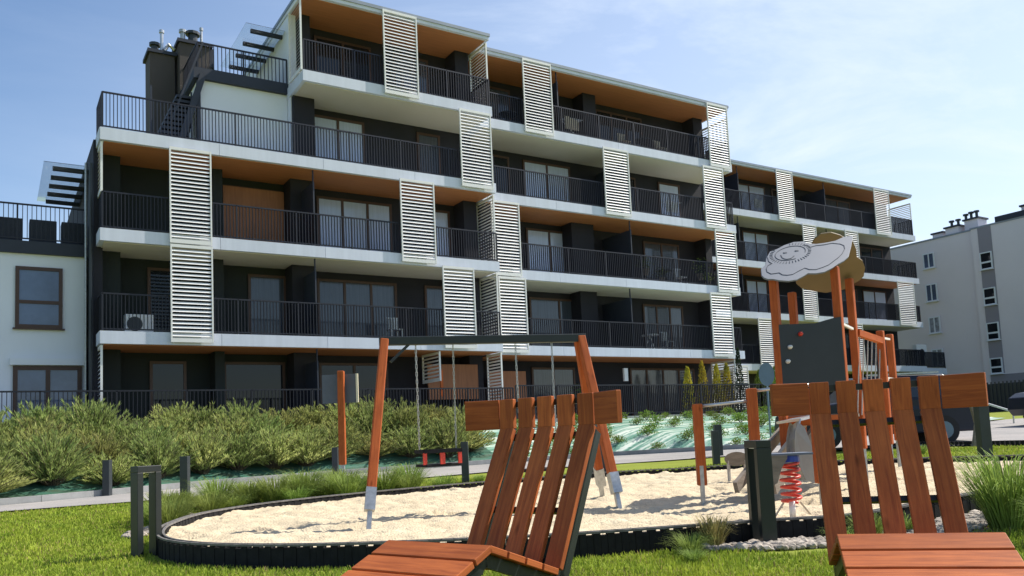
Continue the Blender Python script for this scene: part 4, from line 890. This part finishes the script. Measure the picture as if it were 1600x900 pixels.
# ------------------------------------------------------------------ the two timber loungers
def lounger(x, y, yaw_cw, label):
    """local +x = feet to head, +y = left; z from the lawn"""
    t_ = thing('timber_lounger', label, 'lounger', (x, y, 0), math.pi / 2 - yaw_cw, 'stained timber loungers')
    K0 = Vector((0, 0, .514)); Hp = Vector((.572, 0, .3175)); J = Vector((.975, 0, 1.05)); TZ = 1.2325
    W = .333; th = .034
    def ch(mb, n, m, par=t_, **k): o = mb.build(n, m, **k); o.parent = par; return o
    V3 = lambda a, w: Vector((a.x, w, a.z))
    # foot part: crosswise slats falling towards the feet
    fd = Vector((-math.cos(.381), 0, -math.sin(.381))); fn = Vector((-math.sin(.381), 0, math.cos(.381)))
    m_ = MB()
    for k in range(4):
        c = K0 + fd * (.066 + k * .144) - fn * th / 2; m_.beam(V3(c, W), V3(c, -W), .129, th, fd)
    ch(m_, 'foot_slats', 'wood', bevel=.004)
    # seat: crosswise slats falling to the hip
    sd = (Hp - K0); sl_ = sd.length; sd.normalize(); sn_ = Vector((-sd.z, 0, sd.x))
    m_ = MB()
    for k in range(4):
        c = K0 + sd * (.062 + k * (sl_ - .01) / 4 + .004) - sn_ * th / 2; m_.beam(V3(c, W), V3(c, -W), .133, th, sd)
    ch(m_, 'seat_slats', 'wood', bevel=.004)
    # backrest and headrest: five lengthwise slats
    bd_ = (J - Hp); bl_ = bd_.length; bd_.normalize(); bn = Vector((-bd_.z, 0, bd_.x))
    m_ = MB(); h_ = MB(); pitch = .1395; 
    for k in range(5):
        w = (k - 2) * pitch
        m_.beam(V3(Hp + bd_ * .0, w) + bn * -.0, V3(J, w), .102, th, (0, 1, 0))
        h_.beam((J.x + .003, w, J.z + .004), (J.x + .008, w, TZ), .102, th, (0, 1, 0))
    ch(m_, 'back_slats', 'wood', bevel=.004); ch(h_, 'headrest', 'wood', bevel=.004)
    for s_ in (1, -1):
        a = Vector((J.x + .006, s_ * (.33 + .012), (J.z + TZ) / 2 + .002)); d = Vector((-math.sin(.417), s_ * math.cos(.417), 0))
        ch(MB().beam(a, a + d * .215, TZ - J.z - .004, th, (0, 0, 1)), 'headrest_wing', 'wood', bevel=.004)
    # steel frame
    for s_ in (1, -1):
        m_ = MB(); w = s_ * .285; o1 = .034 + .032
        q = [K0 + fd * .56 - fn * o1, K0 - Vector((0, 0, o1 + .006)), Hp - sn_ * o1 + sd * .03, J - bn * -0 + Vector((.045, 0, -.01)), Vector((J.x + .05, 0, TZ - .03))]
        for a, b in zip(q, q[1:]): m_.beam(V3(a, w), V3(b, w), .06, .03, (0, 0, 1))
        m_.beam(V3(Hp + Vector((.06, 0, -.06)), w), V3(J + Vector((.075, 0, -.03)), w), .085, .03, bn)
        m_.beam(V3(K0 - Vector((.06, 0, .07)), w), (-.20, w, 0), .05, .03, (1, 0, 0)); m_.beam(V3(Hp + Vector((.04, 0, -.04)), w), (.70, w, 0), .06, .03, (1, 0, 0))
        m_.beam((-.22, w, .025), (.74, w, .025), .05, .03, (0, 0, 1))
        ch(m_, 'side_frame', 'greenmetal')
    def bar(p, q, w_, t_0, sd0): ch(MB().beam(p, q, w_, t_0, sd0), 'cross_bar', 'greenmetal')
    for a in (bl_ * .955, bl_ * .40, bl_ * .06):
        c = Hp + bd_ * a - bn * .036; bar(V3(c, .27), V3(c, -.27), .03, .03, bd_)
    bar((J.x + .04, .27, TZ - .035), (J.x + .04, -.27, TZ - .035), .035, .03, (0, 0, 1))
    c = Vector((-.30, 0, .32)); bar(V3(c, .27), V3(c, -.27), .04, .03, (1, 0, 0))
    return t_
lounger(1.83, 3.671, 1.2, 'timber lounger in the centre foreground, seen from its right side')
lounger(3.394, 2.176, .830, 'timber lounger at the right foreground, its broad slatted foot part towards the viewer')

# ------------------------------------------------------------------ balcony furniture
def rack(x, y, z, label, cloth='towel', n=5):
    t_ = thing('drying_rack', label, 'drying rack', (x, y, z), 0, 'laundry racks on balconies')
    f_ = MB()
    for s_ in (0, .6):
        f_.beam((x + s_ * 1.2, y, z), (x + .72 - s_ * 1.2 + .0, y + .4, z + .95), .025, .025)
    for k in range(n): f_.beam((x, y + .05 + k * .08, z + .95), (x + .9, y + .05 + k * .08, z + .95), .012, .012)
    child(t_, f_, 'frame', 'white')
    c_ = MB()
    for k in range(3): c_.beam((x + .05 + k * .3, y - .0 + k * .1, z + .42 + .04 * k), (x + .05 + k * .3, y + .0 + k * .1, z + .97), .26, .02, (1, 0, 0))
    child(t_, c_, 'laundry', cloth); return t_
def chair(x, y, z, label, m='darkmetal', yaw=0):
    t_ = thing('balcony_chair', label, 'chair', (x, y, z), 0, 'chairs on the balconies')
    s_ = MB(); s_.box(x - .22, x + .22, y - .22, y + .22, z + .42, z + .45); child(t_, s_, 'seat', m)
    b_ = MB()
    for k in range(5): b_.box(x - .2 + k * .09, x - .15 + k * .09, y + .2, y + .22, z + .45, z + .88)
    b_.box(x - .22, x + .22, y + .195, y + .225, z + .86, z + .9); child(t_, b_, 'backrest', m)
    for (a, b) in ((-.2, -.2), (.2, -.2), (-.2, .2), (.2, .2)): child(t_, MB().box(x + a - .015, x + a + .015, y + b - .015, y + b + .015, z, z + .42), 'leg', m)
def table(x, y, z, label, m='darkmetal', r_=.4):
    t_ = thing('balcony_table', label, 'table', (x, y, z), 0, 'tables on the balconies')
    child(t_, MB().tube([(x, y, z + .70), (x, y, z + .73)], r_, 20), 'table_top', m)
    for k in range(3): a = k * 2.09; child(t_, MB().beam((x + math.cos(a) * r_ * .7, y + math.sin(a) * r_ * .7, z), (x, y, z + .7), .03, .03), 'leg', m)
def pot(x, y, z, label, h=.5, leaf='shrub'):
    t_ = thing('potted_plant', label, 'potted plant', (x, y, z), 0, 'potted plants on the balconies')
    child(t_, MB().tube([(x, y, z), (x, y, z + .3)], .11, 12, .15), 'pot', 'weathered')
    l_ = MB()
    for k in range(130):
        a = random.uniform(0, 6.28); e = random.uniform(.2, 1.5); q = Vector((x, y, z + .3)) + Vector((math.cos(a) * math.cos(e), math.sin(a) * math.cos(e), math.sin(e))) * random.uniform(.1, h)
        d = Vector((random.uniform(-1, 1), random.uniform(-1, 1), random.uniform(-.3, 1))).normalized() * .1; s_ = d.orthogonal().normalized() * .025
        l_.quad([q - s_, q + d * .5 - s_ * 1.3, q + d, q + s_])
    child(t_, l_, 'foliage', leaf)
rack(20.6, D2 + .5, Z[5], 'drying rack with beige cloths on the top balcony left of the dark pillar')
rack(41.8 - 3.4, D3 + .5, Z[5], 'drying rack with pale laundry on the top balcony of the far section', 'white')
rack(26.2, D2 + .6, Z[4], 'drying rack with white laundry on the balcony second from the top', 'white')
chair(17.2, D2 + .8, Z[5], 'chair on the left end of the top balcony of the middle section'); table(17.9, D2 + .9, Z[5], 'small round table on the left end of the top balcony')
chair(24.0, D2 + .8, Z[5], 'pale slatted chair left of the table on the top balcony', 'towel'); chair(26.1, D2 + .8, Z[5], 'pale slatted chair right of the table on the top balcony', 'towel'); table(25.1, D2 + .9, Z[5], 'table between two pale chairs on the top balcony')
chair(26.9, D2 + .8, Z[3], 'white chair among the plants on the second floor balcony', 'white'); table(26.0, D2 + .9, Z[3], 'small table among plants on the second floor balcony', 'darkmetal', .35)
table(24.9, D2 + .9, Z[2], 'white draped table on the first floor balcony', 'white', .4); chair(25.8, D2 + .8, Z[2], 'grey chair beside the white table on the first floor balcony', 'steel')
chair(12.1, D1 + .9, Z[2], 'pale frame chair on the first floor balcony below the long railing', 'steel')
for (x, lv, lab, h_) in ((24.6, 3, 'bushy potted plant left of the small table on the second floor balcony', .55), (27.9, 3, 'potted plant against the railing near the right louvre of the second floor', .75), (28.4, 3, 'smallest potted plant by the right louvre of the second floor', .45), (25.5, 3, 'leafy potted plant right behind the second floor railing', .5)):
    pot(x, D2 + .55, Z[lv] + .35 * (h_ > .5), lab, h_)
pot(20.6, D2 + .6, Z[1] + .7, 'pale leafy potted plant on the ground floor terrace behind the swing', .55)
ac = thing('air_conditioner', 'white air conditioning unit standing on the first floor balcony at the left', 'air conditioner', (3.7, D1 + 1.0, Z[2]))
child(ac, MB().box(3.35, 4.15, D1 + .9, D1 + 1.2, Z[2] + .05, Z[2] + .65), 'casing', 'white', bevel=.02)
child(ac, MB().tube([(3.62, D1 + .895, Z[2] + .35), (3.62, D1 + .88, Z[2] + .35)], .22, 20), 'fan_grille', 'darkmetal')
ac = thing('air_conditioner', 'white air conditioning unit on the balcony end of the far section', 'air conditioner', (55, D3 + 1.0, Z[2]))
child(ac, MB().box(54.0, 55.2, D3 + .9, D3 + 1.2, Z[2] + .35, Z[2] + 1.6), 'casing', 'white', bevel=.02)
child(ac, MB().tube([(54.6, D3 + .895, Z[2] + 1.0), (54.6, D3 + .88, Z[2] + 1.0)], .3, 20), 'fan_grille', 'darkmetal')
P(MB().box(53.5, 56.4, D3 + .3, D3 + 3, Z[2] - .5, Z[2] - .1), 'balcony_slab', 'slab'); railing([(53.5, D3 + .35), (56.3, D3 + .35)], Z[2] - .1)
wf = MB().box(22.9, 23.1, D2 + .4, D2 + .5, 3.2, 3.75).build('wall_lamp', 'white'); tag(wf, 'small white lamp under the first floor balcony band', 'lamp')

# ------------------------------------------------------------------ planting
def leaf_quad(mb, q, d, w):
    s_ = d.cross(Vector((random.uniform(-1, 1), random.uniform(-1, 1), random.uniform(-1, 1)))); s_ = s_.normalized() * w if s_.length > 1e-4 else Vector((w, 0, 0))
    mb.quad([q, q + d * .45 + s_, q + d, q + d * .45 - s_])
def willow(seed, h=1.25, r=.8):
    random.seed(seed); fo = MB(); st_ = MB()
    for k in range(150):
        a = random.uniform(0, 6.283); el = random.uniform(.45, 1.54); ln = h * random.uniform(.65, 1.08) * (.78 + .22 * math.sin(el))
        d = Vector((math.cos(a) * math.cos(el) * r / h * 1.1, math.sin(a) * math.cos(el) * r / h * 1.1, math.sin(el))); base = Vector((math.cos(a), math.sin(a), 0)) * random.uniform(0, .14)
        pts_ = []; p_ = base.copy(); dd = d.copy()
        for j in range(6):
            pts_.append(p_.copy()); p_ = p_ + dd * (ln / 5); dd = dd + Vector((math.cos(a) * .05, math.sin(a) * .05, -.06 if j < 3 else .05)) + Vector([random.uniform(-.08, .08) for _ in range(3)])
        for u, v_ in zip(pts_, pts_[1:]): st_.beam(u, v_, .011, .011)
        for u, v_ in zip(pts_[1:], pts_[2:]):
            for j in range(15):
                q = u.lerp(v_, random.random()); ld = ((v_ - u).normalized() * random.uniform(.8, 1.3) + Vector((0, 0, .3)) + Vector([random.uniform(-.5, .5) for _ in range(3)])).normalized() * random.uniform(.10, .18)
                leaf_quad(fo, q, ld, random.uniform(.007, .012))
    return fo, st_
WIL = []
for k in range(6):
    fo, st_ = willow(100 + k, random.uniform(1.1, 1.35), random.uniform(.75, .95))
    e = thing('willow_shrub', 'x', 'shrub', (0, 0, 0), 0, 'willow shrubs on the left embankment')
    a_ = fo.build('foliage', 'willow' if k % 2 else 'willow2'); a_.parent = e; b_ = st_.build('stems', 'stem'); b_.parent = e; WIL.append(e)
random.seed(11); used = set()
rows_ = [('front row by the kerb', .75, .85, 0), ('second row', .75, 1.8, .5), ('third row', .7, 2.75, 0), ('fourth row', .7, 3.7, .4), ('fifth row', .7, 4.7, .2), ('sixth row', .7, 5.7, .5)]
for rn_, (rname, sc, off, ph) in enumerate(rows_):
    k = 0; x = -2.4 + ph
    while x < 13.2 - (0 if rn_ < 2 else .2):
        yk = interp(KB, x); y = min(25.2, yk + off + random.uniform(-.25, .25)); i = random.randrange(6)
        if off > 2.6 and yk + off > 25.3: x += 1.2; k += 0; 
        if yk + off <= 25.6:
            e = WIL[i] if i not in used else copy_tree(WIL[i]); used.add(i)
            s_ = random.uniform(.76, .98)
            e.location = (x, y, emb_z(x, y) - .03); e.rotation_euler = (0, 0, random.uniform(0, 6.28)); e.scale = (s_ * 1.15, s_ * 1.15, s_ * random.uniform(.78, 1.12))
            e['label'] = f'{"yellowish" if i % 2 == 0 else "green"} willow shrub, {NTH[min(k, 15)]} from left in the {rname}'; k += 1
        x += random.uniform(.95, 1.25)
# low hedge strip / dark stones at the far left kerb are left to the willows

def small_shrub(seed):
    random.seed(seed); fo = MB(); st_ = MB()
    for k in range(260):
        a = random.uniform(0, 6.283); e = random.uniform(.1, 1.5); rr = random.uniform(.1, .34)
        q = Vector((math.cos(a) * math.cos(e) * rr * 1.25, math.sin(a) * math.cos(e) * rr * 1.25, .04 + math.sin(e) * rr * 1.0))
        d = (q.normalized() + Vector([random.uniform(-.8, .8) for _ in range(3)])).normalized() * random.uniform(.05, .1); leaf_quad(fo, q, d, random.uniform(.016, .028))
    for k in range(9):
        a = k * .7; st_.beam((0, 0, 0), (math.cos(a) * .2, math.sin(a) * .2, .22), .012, .012)
    return fo, st_
SM = []
for k in range(4):
    fo, st_ = small_shrub(300 + k); e = thing('small_shrub', 'x', 'shrub', (0, 0, 0), 0, 'small shrubs planted in the green film')
    a_ = fo.build('foliage', 'shrub'); a_.parent = e; b_ = st_.build('stems', 'stem'); b_.parent = e; SM.append(e)
random.seed(21); used = set()
for rn_, (tt, name) in enumerate(((.10, 'lowest row'), (.26, 'second row from the path'), (.43, 'third row from the path'), (.60, 'fourth row from the path'), (.77, 'fifth row from the path'), (.93, 'top row under the fence'))):
    x = 14.3 + rn_ * .35; k = 0
    while x < 29.5:
        yk = interp(KB, x); y = yk + (25.6 - yk) * tt + random.uniform(-.2, .2); i = random.randrange(4)
        e = SM[i] if i not in used else copy_tree(SM[i]); used.add(i); s_ = random.uniform(.62, 1.0)
        e.location = (x, y, emb_z(x, y) - .02); e.rotation_euler = (0, 0, random.uniform(0, 6.28)); e.scale = (s_ * 1.1, s_ * 1.1, s_)
        e['label'] = f'small green shrub on the film, {NTH[min(k, 15)]} from left in the {name}'; k += 1
        x += random.uniform(.95, 1.25)

def conifer(x, y, z, h, r, leaf, label, n=900, twin=False):
    t_ = thing('cypress', label, 'conifer', (x, y, z), 0, 'slim conifers behind the dark fence')
    child(t_, MB().tube([(x, y, z), (x, y, z + h * .9)], .035, 6, .01), 'trunk', 'stem')
    l_ = MB()
    for k in range(n):
        t = random.random() ** .8; rr = r * (1 - t) ** .6 * random.uniform(.45, 1.05); a = random.uniform(0, 6.28)
        q = Vector((x + math.cos(a) * rr, y + math.sin(a) * rr, z + .05 + t * h)); d = Vector((math.cos(a) * .35, math.sin(a) * .35, 1)).normalized() * random.uniform(.07, .15)
        leaf_quad(l_, q, d, .02)
    child(t_, l_, 'crown', leaf)
for k, (x, zt) in enumerate(((26.24, 3.5), (27.15, 3.75), (28.05, 3.62), (28.7, 3.68))):
    conifer(x * .9743, 26.5, 1.6, zt - 1.6 + .12, .33, 'cypress', f'yellow green cypress behind the dark fence, {NTH[k]} from the left')
conifer(28.75, 26.5, 1.6, 2.9, .26, 'darkleaf', 'tall dark slim conifer between the yellow cypresses and the road sign')
conifer(30.2, 26.6, 1.6, 1.9, .5, 'shrub', 'broad green conifer behind the road sign', 1200)
conifer(31.4, 26.7, 1.6, 2.1, .5, 'shrub', 'broad green conifer right of the road sign', 1200)

# ------------------------------------------------------------------ grass
def blade(v, f, x, y, z, h, w, lean, az):
    dx, dy = math.cos(az), math.sin(az); lx, ly = math.cos(lean[0]) * lean[1], math.sin(lean[0]) * lean[1]
    i = len(v)
    v += [(x - dx * w, y - dy * w, z), (x + dx * w, y + dy * w, z), (x + lx * .35 + dx * w * .7, y + ly * .35 + dy * w * .7, z + h * .6), (x + lx * .35 - dx * w * .7, y + ly * .35 - dy * w * .7, z + h * .6), (x + lx, y + ly, z + h)]
    f += [(i, i + 1, i + 2, i + 3), (i + 3, i + 2, i + 4)]
def mk(name, v, f, m):
    me = bpy.data.meshes.new(name); me.from_pydata(v, [], f); me.materials.append(M[m]); o = bpy.data.objects.new(name, me); COL.objects.link(o); return o
random.seed(5); v = []; f = []
PFx = [(a, b) for a, b in PF]
def path_y(x): return interp([(-6, 16.4), (.23, 17.61), (2.29, 17.51), (7.5, 17.89), (10.64, 18.29), (14.51, 17.49), (16.78, 15.37), (18.4, 12)], x)
SPB = [(p[0], p[1]) for p in SP]
cen = (7.2, 8.5); SPO = [(cen[0] + (p[0] - cen[0]) * 1.02, cen[1] + (p[1] - cen[1]) * 1.03) for p in SPB]
tgt = 210000; cnt = 0; tries = 0
while cnt < tgt and tries < 4000000:
    tries += 1
    dep = 3.2 + 16 * random.random() ** 2.1; lat = random.uniform(-.64, .64) * dep
    x = dep * FX + lat * RX; y = dep * FY + lat * RY
    if y > path_y(x) - .05 or inside(x, y, SPO): continue
    if x > 18: continue
    if x > 5.1 and y < 5.6 and (x - 5.9) ** 2 * .5 + (y - 4.75) ** 2 < .30: continue
    if x > 6.2 and 3.9 < y < 4.8 and random.random() < .75: continue
    h = random.uniform(.025, .055) * (1 + .35 * noise.noise(Vector((x, y, 0)))); w = .0022 + .00055 * dep
    blade(v, f, x, y, gz(x, y) - .004, h, w, (random.uniform(0, 6.28), random.uniform(.0, .03)), random.uniform(0, 3.14)); cnt += 1
go = mk('grass', v, f, 'grassblade'); go['kind'] = 'stuff'; go.data.materials.append(M['drygrass'])
mi = [0] * len(f)
for k in range(0, len(f) - 1, 2):
    x, y, _z = v[f[k][0]]
    if random.random() < .05 + .22 * max(0, noise.noise(Vector((x * .9, y * .9, 8)))): mi[k] = mi[k + 1] = 1
go.data.polygons.foreach_set('material_index', mi)

def tuft(seed, n, h, spread, w=.006):
    random.seed(seed); v = []; f = []
    for k in range(n):
        a = random.uniform(0, 6.28); r_ = spread * .25 * random.random() ** .6; hh = h * random.uniform(.55, 1.05); ln = random.uniform(.2, 1.0) * spread
        x, y = math.cos(a) * r_, math.sin(a) * r_; d = a + random.uniform(-.6, .6); az = d + 1.57; i = len(v); dx, dy = math.cos(az) * w, math.sin(az) * w
        P_ = [(0, 0, 1), (ln * .25, hh * .5, .9), (ln * .6, hh * .88, .6), (ln * 1.0, hh * random.uniform(.75, 1.05), .08)]
        for (l_, z_, ww) in P_:
            cx, cy = x + math.cos(d) * l_, y + math.sin(d) * l_; v += [(cx - dx * ww, cy - dy * ww, z_), (cx + dx * ww, cy + dy * ww, z_)]
        for j in range(3): f.append((i + 2 * j, i + 2 * j + 1, i + 2 * j + 3, i + 2 * j + 2))
    return v, f
TU = {}
for k, (h_, s_, n_t, m_) in enumerate(((.40, .50, 420, 'tallgrass'), (.30, .42, 400, 'tallgrass'), (.72, .62, 620, 'tallgrass'), (.30, .26, 260, 'drygrass'))):
    v, f = tuft(50 + k, n_t, h_, s_, .004 if h_ < .6 else .006); TU[k] = [v, f, m_, None]
def place_tuft(k, x, y, s_, label, group):
    if TU[k][3] is None: o = mk('grass_tuft', TU[k][0], TU[k][1], TU[k][2]); TU[k][3] = o
    else: o = TU[k][3].copy(); COL.objects.link(o)
    o.location = (x, y, gz(x, y)); o.rotation_euler = (0, 0, random.uniform(0, 6.28)); o.scale = (s_, s_, s_); tag(o, label, 'grass tuft', group)
random.seed(77); n_l = 0
line_ = [(2.3, 13.0), (2.8, 12.9), (2.6, 13.9), (3.3, 13.5), (3.1, 14.4), (3.9, 13.7), (3.7, 14.6), (4.4, 14.0), (4.9, 13.7), (4.6, 14.7), (5.4, 14.1), (5.9, 13.8), (5.8, 14.6), (6.6, 14.4), (7.1, 14.0), (2.0, 12.3), (1.9, 11.6), (7.0, 15.2), (2.4, 13.4), (3.0, 13.9), (3.6, 14.1), (4.2, 13.5), (4.8, 14.3), (5.1, 13.5), (6.2, 14.1), (6.4, 13.6), (2.2, 12.8), (5.5, 14.9)]
for i, (x, y) in enumerate(sorted(line_)):
    place_tuft(i % 2, x + random.uniform(-.1, .1), y + random.uniform(-.1, .1), random.uniform(.9, 1.45), f'green grass tuft, {["first","second","third","fourth","fifth","sixth","seventh","eighth","ninth","tenth","eleventh","twelfth","thirteenth","fourteenth","fifteenth","sixteenth","seventeenth","eighteenth","nineteenth","twentieth","twenty-first","twenty-second","twenty-third","twenty-fourth","twenty-fifth","twenty-sixth","twenty-seventh","twenty-eighth"][i]} from the left beyond the sandpit rim', 'grass tufts between sandpit and path')
for i, (k, x, y, s_, lab) in enumerate(((3, 5.12, 5.12, 1.0, 'dry brown tipped grass tuft left of the large arch path light'), (0, 4.72, 4.98, .48, 'low green grass tuft at the near sandpit edging left of the dry tuft'), (1, 4.5, 4.72, .36, 'smallest green grass tuft on the lawn before the near sandpit edging'),
        (2, 7.3, 3.85, .95, 'big arching grass tuft at the right edge behind the rear lounger'), (2, 8.0, 4.1, .55, 'tall loose grass tuft behind the biggest one at the right edge'), (2, 6.75, 3.2, .5, 'arching grass tuft nearest the right foot slats'), (0, 6.35, 4.5, .6, 'green grass tuft seen between the middle back slats of the rear lounger'),
        (1, 6.75, 4.45, .6, 'green grass tuft seen between the right back slats of the rear lounger'), (2, 8.8, 3.8, .5, 'tall grass tuft furthest right before the sand'), (1, 5.98, 4.5, .5, 'small green grass tuft beside the pale stones'), (0, 10.3, 13.4, .8, 'grass tuft beside the litter bin'), (1, 8.6, 15.2, .6, 'grass tuft at the foot of the bollard right of the toddler swing'), (1, 16.2, 10.2, .7, 'low grass tuft before the parking road'))):
    place_tuft(k, x, y, s_, lab, 'single grass tufts by the sandpit')

# pale stones in planting pockets, as loose gravel
def stones(name, zones, label, size=(.018, .05)):
    v = []; f = []
    for (cx, cy, rx, ry, rot, n, dens) in zones:
        for k in range(n):
            a = random.uniform(0, 6.28); q = math.sqrt(random.random()); lx_, ly_ = math.cos(a) * q * rx, math.sin(a) * q * ry
            x = cx + lx_ * math.cos(rot) - ly_ * math.sin(rot); y = cy + lx_ * math.sin(rot) + ly_ * math.cos(rot)
            if inside(x, y, SPO): continue
            s_ = random.uniform(*size); i = len(v); z = gz(x, y) + s_ * .35 + random.random() * .02
            ph = random.uniform(0, 6.28); sx, sy, sz = s_ * random.uniform(.7, 1.3), s_ * random.uniform(.6, 1.1), s_ * random.uniform(.45, .8)
            for (u, w_, t) in ((0, 0, -1), (1, 0, -.3), (.31, .95, -.3), (-.81, .59, -.2), (-.81, -.59, -.35), (.31, -.95, -.3), (.7, .5, .5), (-.3, .85, .55), (-.85, 0, .5), (-.2, -.8, .6), (.7, -.5, .45), (0, 0, .95)):
                jx, jy, jz = u * random.uniform(.8, 1.2) * sx, w_ * random.uniform(.8, 1.2) * sy, t * sz
                v.append((x + jx * math.cos(ph) - jy * math.sin(ph), y + jx * math.sin(ph) + jy * math.cos(ph), z + jz))
            for t in ((0, 2, 1), (0, 3, 2), (0, 4, 3), (0, 5, 4), (0, 1, 5), (1, 2, 6), (2, 7, 6), (2, 3, 7), (3, 8, 7), (3, 4, 8), (4, 9, 8), (4, 5, 9), (5, 10, 9), (5, 1, 10), (1, 6, 10), (6, 7, 11), (7, 8, 11), (8, 9, 11), (9, 10, 11), (10, 6, 11)): f.append(tuple(i + c for c in t))
    o = mk(name, v, f, 'stone'); o['kind'] = 'stuff'; return o
random.seed(9)
stones('gravel', [(5.35, 4.98, .55, .16, -.45, 500, 1), (5.95, 4.62, .75, .16, -.25, 900, 1), (7.3, 4.35, 1.2, .3, -.02, 1500, 1), (8.9, 4.1, 1.2, .4, 0, 1300, 1), (2.3, 12.6, .8, .25, 1.0, 700, 1), (1.6, 11.3, .5, .18, 1.2, 300, 1)], '')
# mulch pocket under the tufts
pk = MB()
def pocket(cx, cy, rx, ry, rot, name='planting_bed'):
    n = 26; v = []; 
    for k in range(n):
        a = 2 * math.pi * k / n; q = 1 + .12 * math.sin(3 * a + cx); lx_, ly_ = math.cos(a) * rx * q, math.sin(a) * ry * q; x = cx + lx_ * math.cos(rot) - ly_ * math.sin(rot); y = cy + lx_ * math.sin(rot) + ly_ * math.cos(rot); v.append((x, y, gz(x, y) + .012))
    me = bpy.data.meshes.new(name); me.from_pydata([(cx, cy, gz(cx, cy) + .014)] + v, [], [(0, k + 1, (k + 1) % n + 1) for k in range(n)]); me.materials.append(soil_m); o = bpy.data.objects.new(name, me); COL.objects.link(o); o['kind'] = 'structure'
soil_m = mat('brown_bed_soil', (.16, .12, .075), .95, .3, 9, .6, 40)
pocket(7.6, 4.2, 1.9, .45, 0); pocket(5.7, 4.78, .75, .22, -.4); pocket(2.2, 12.3, 1.1, .35, 1.0)
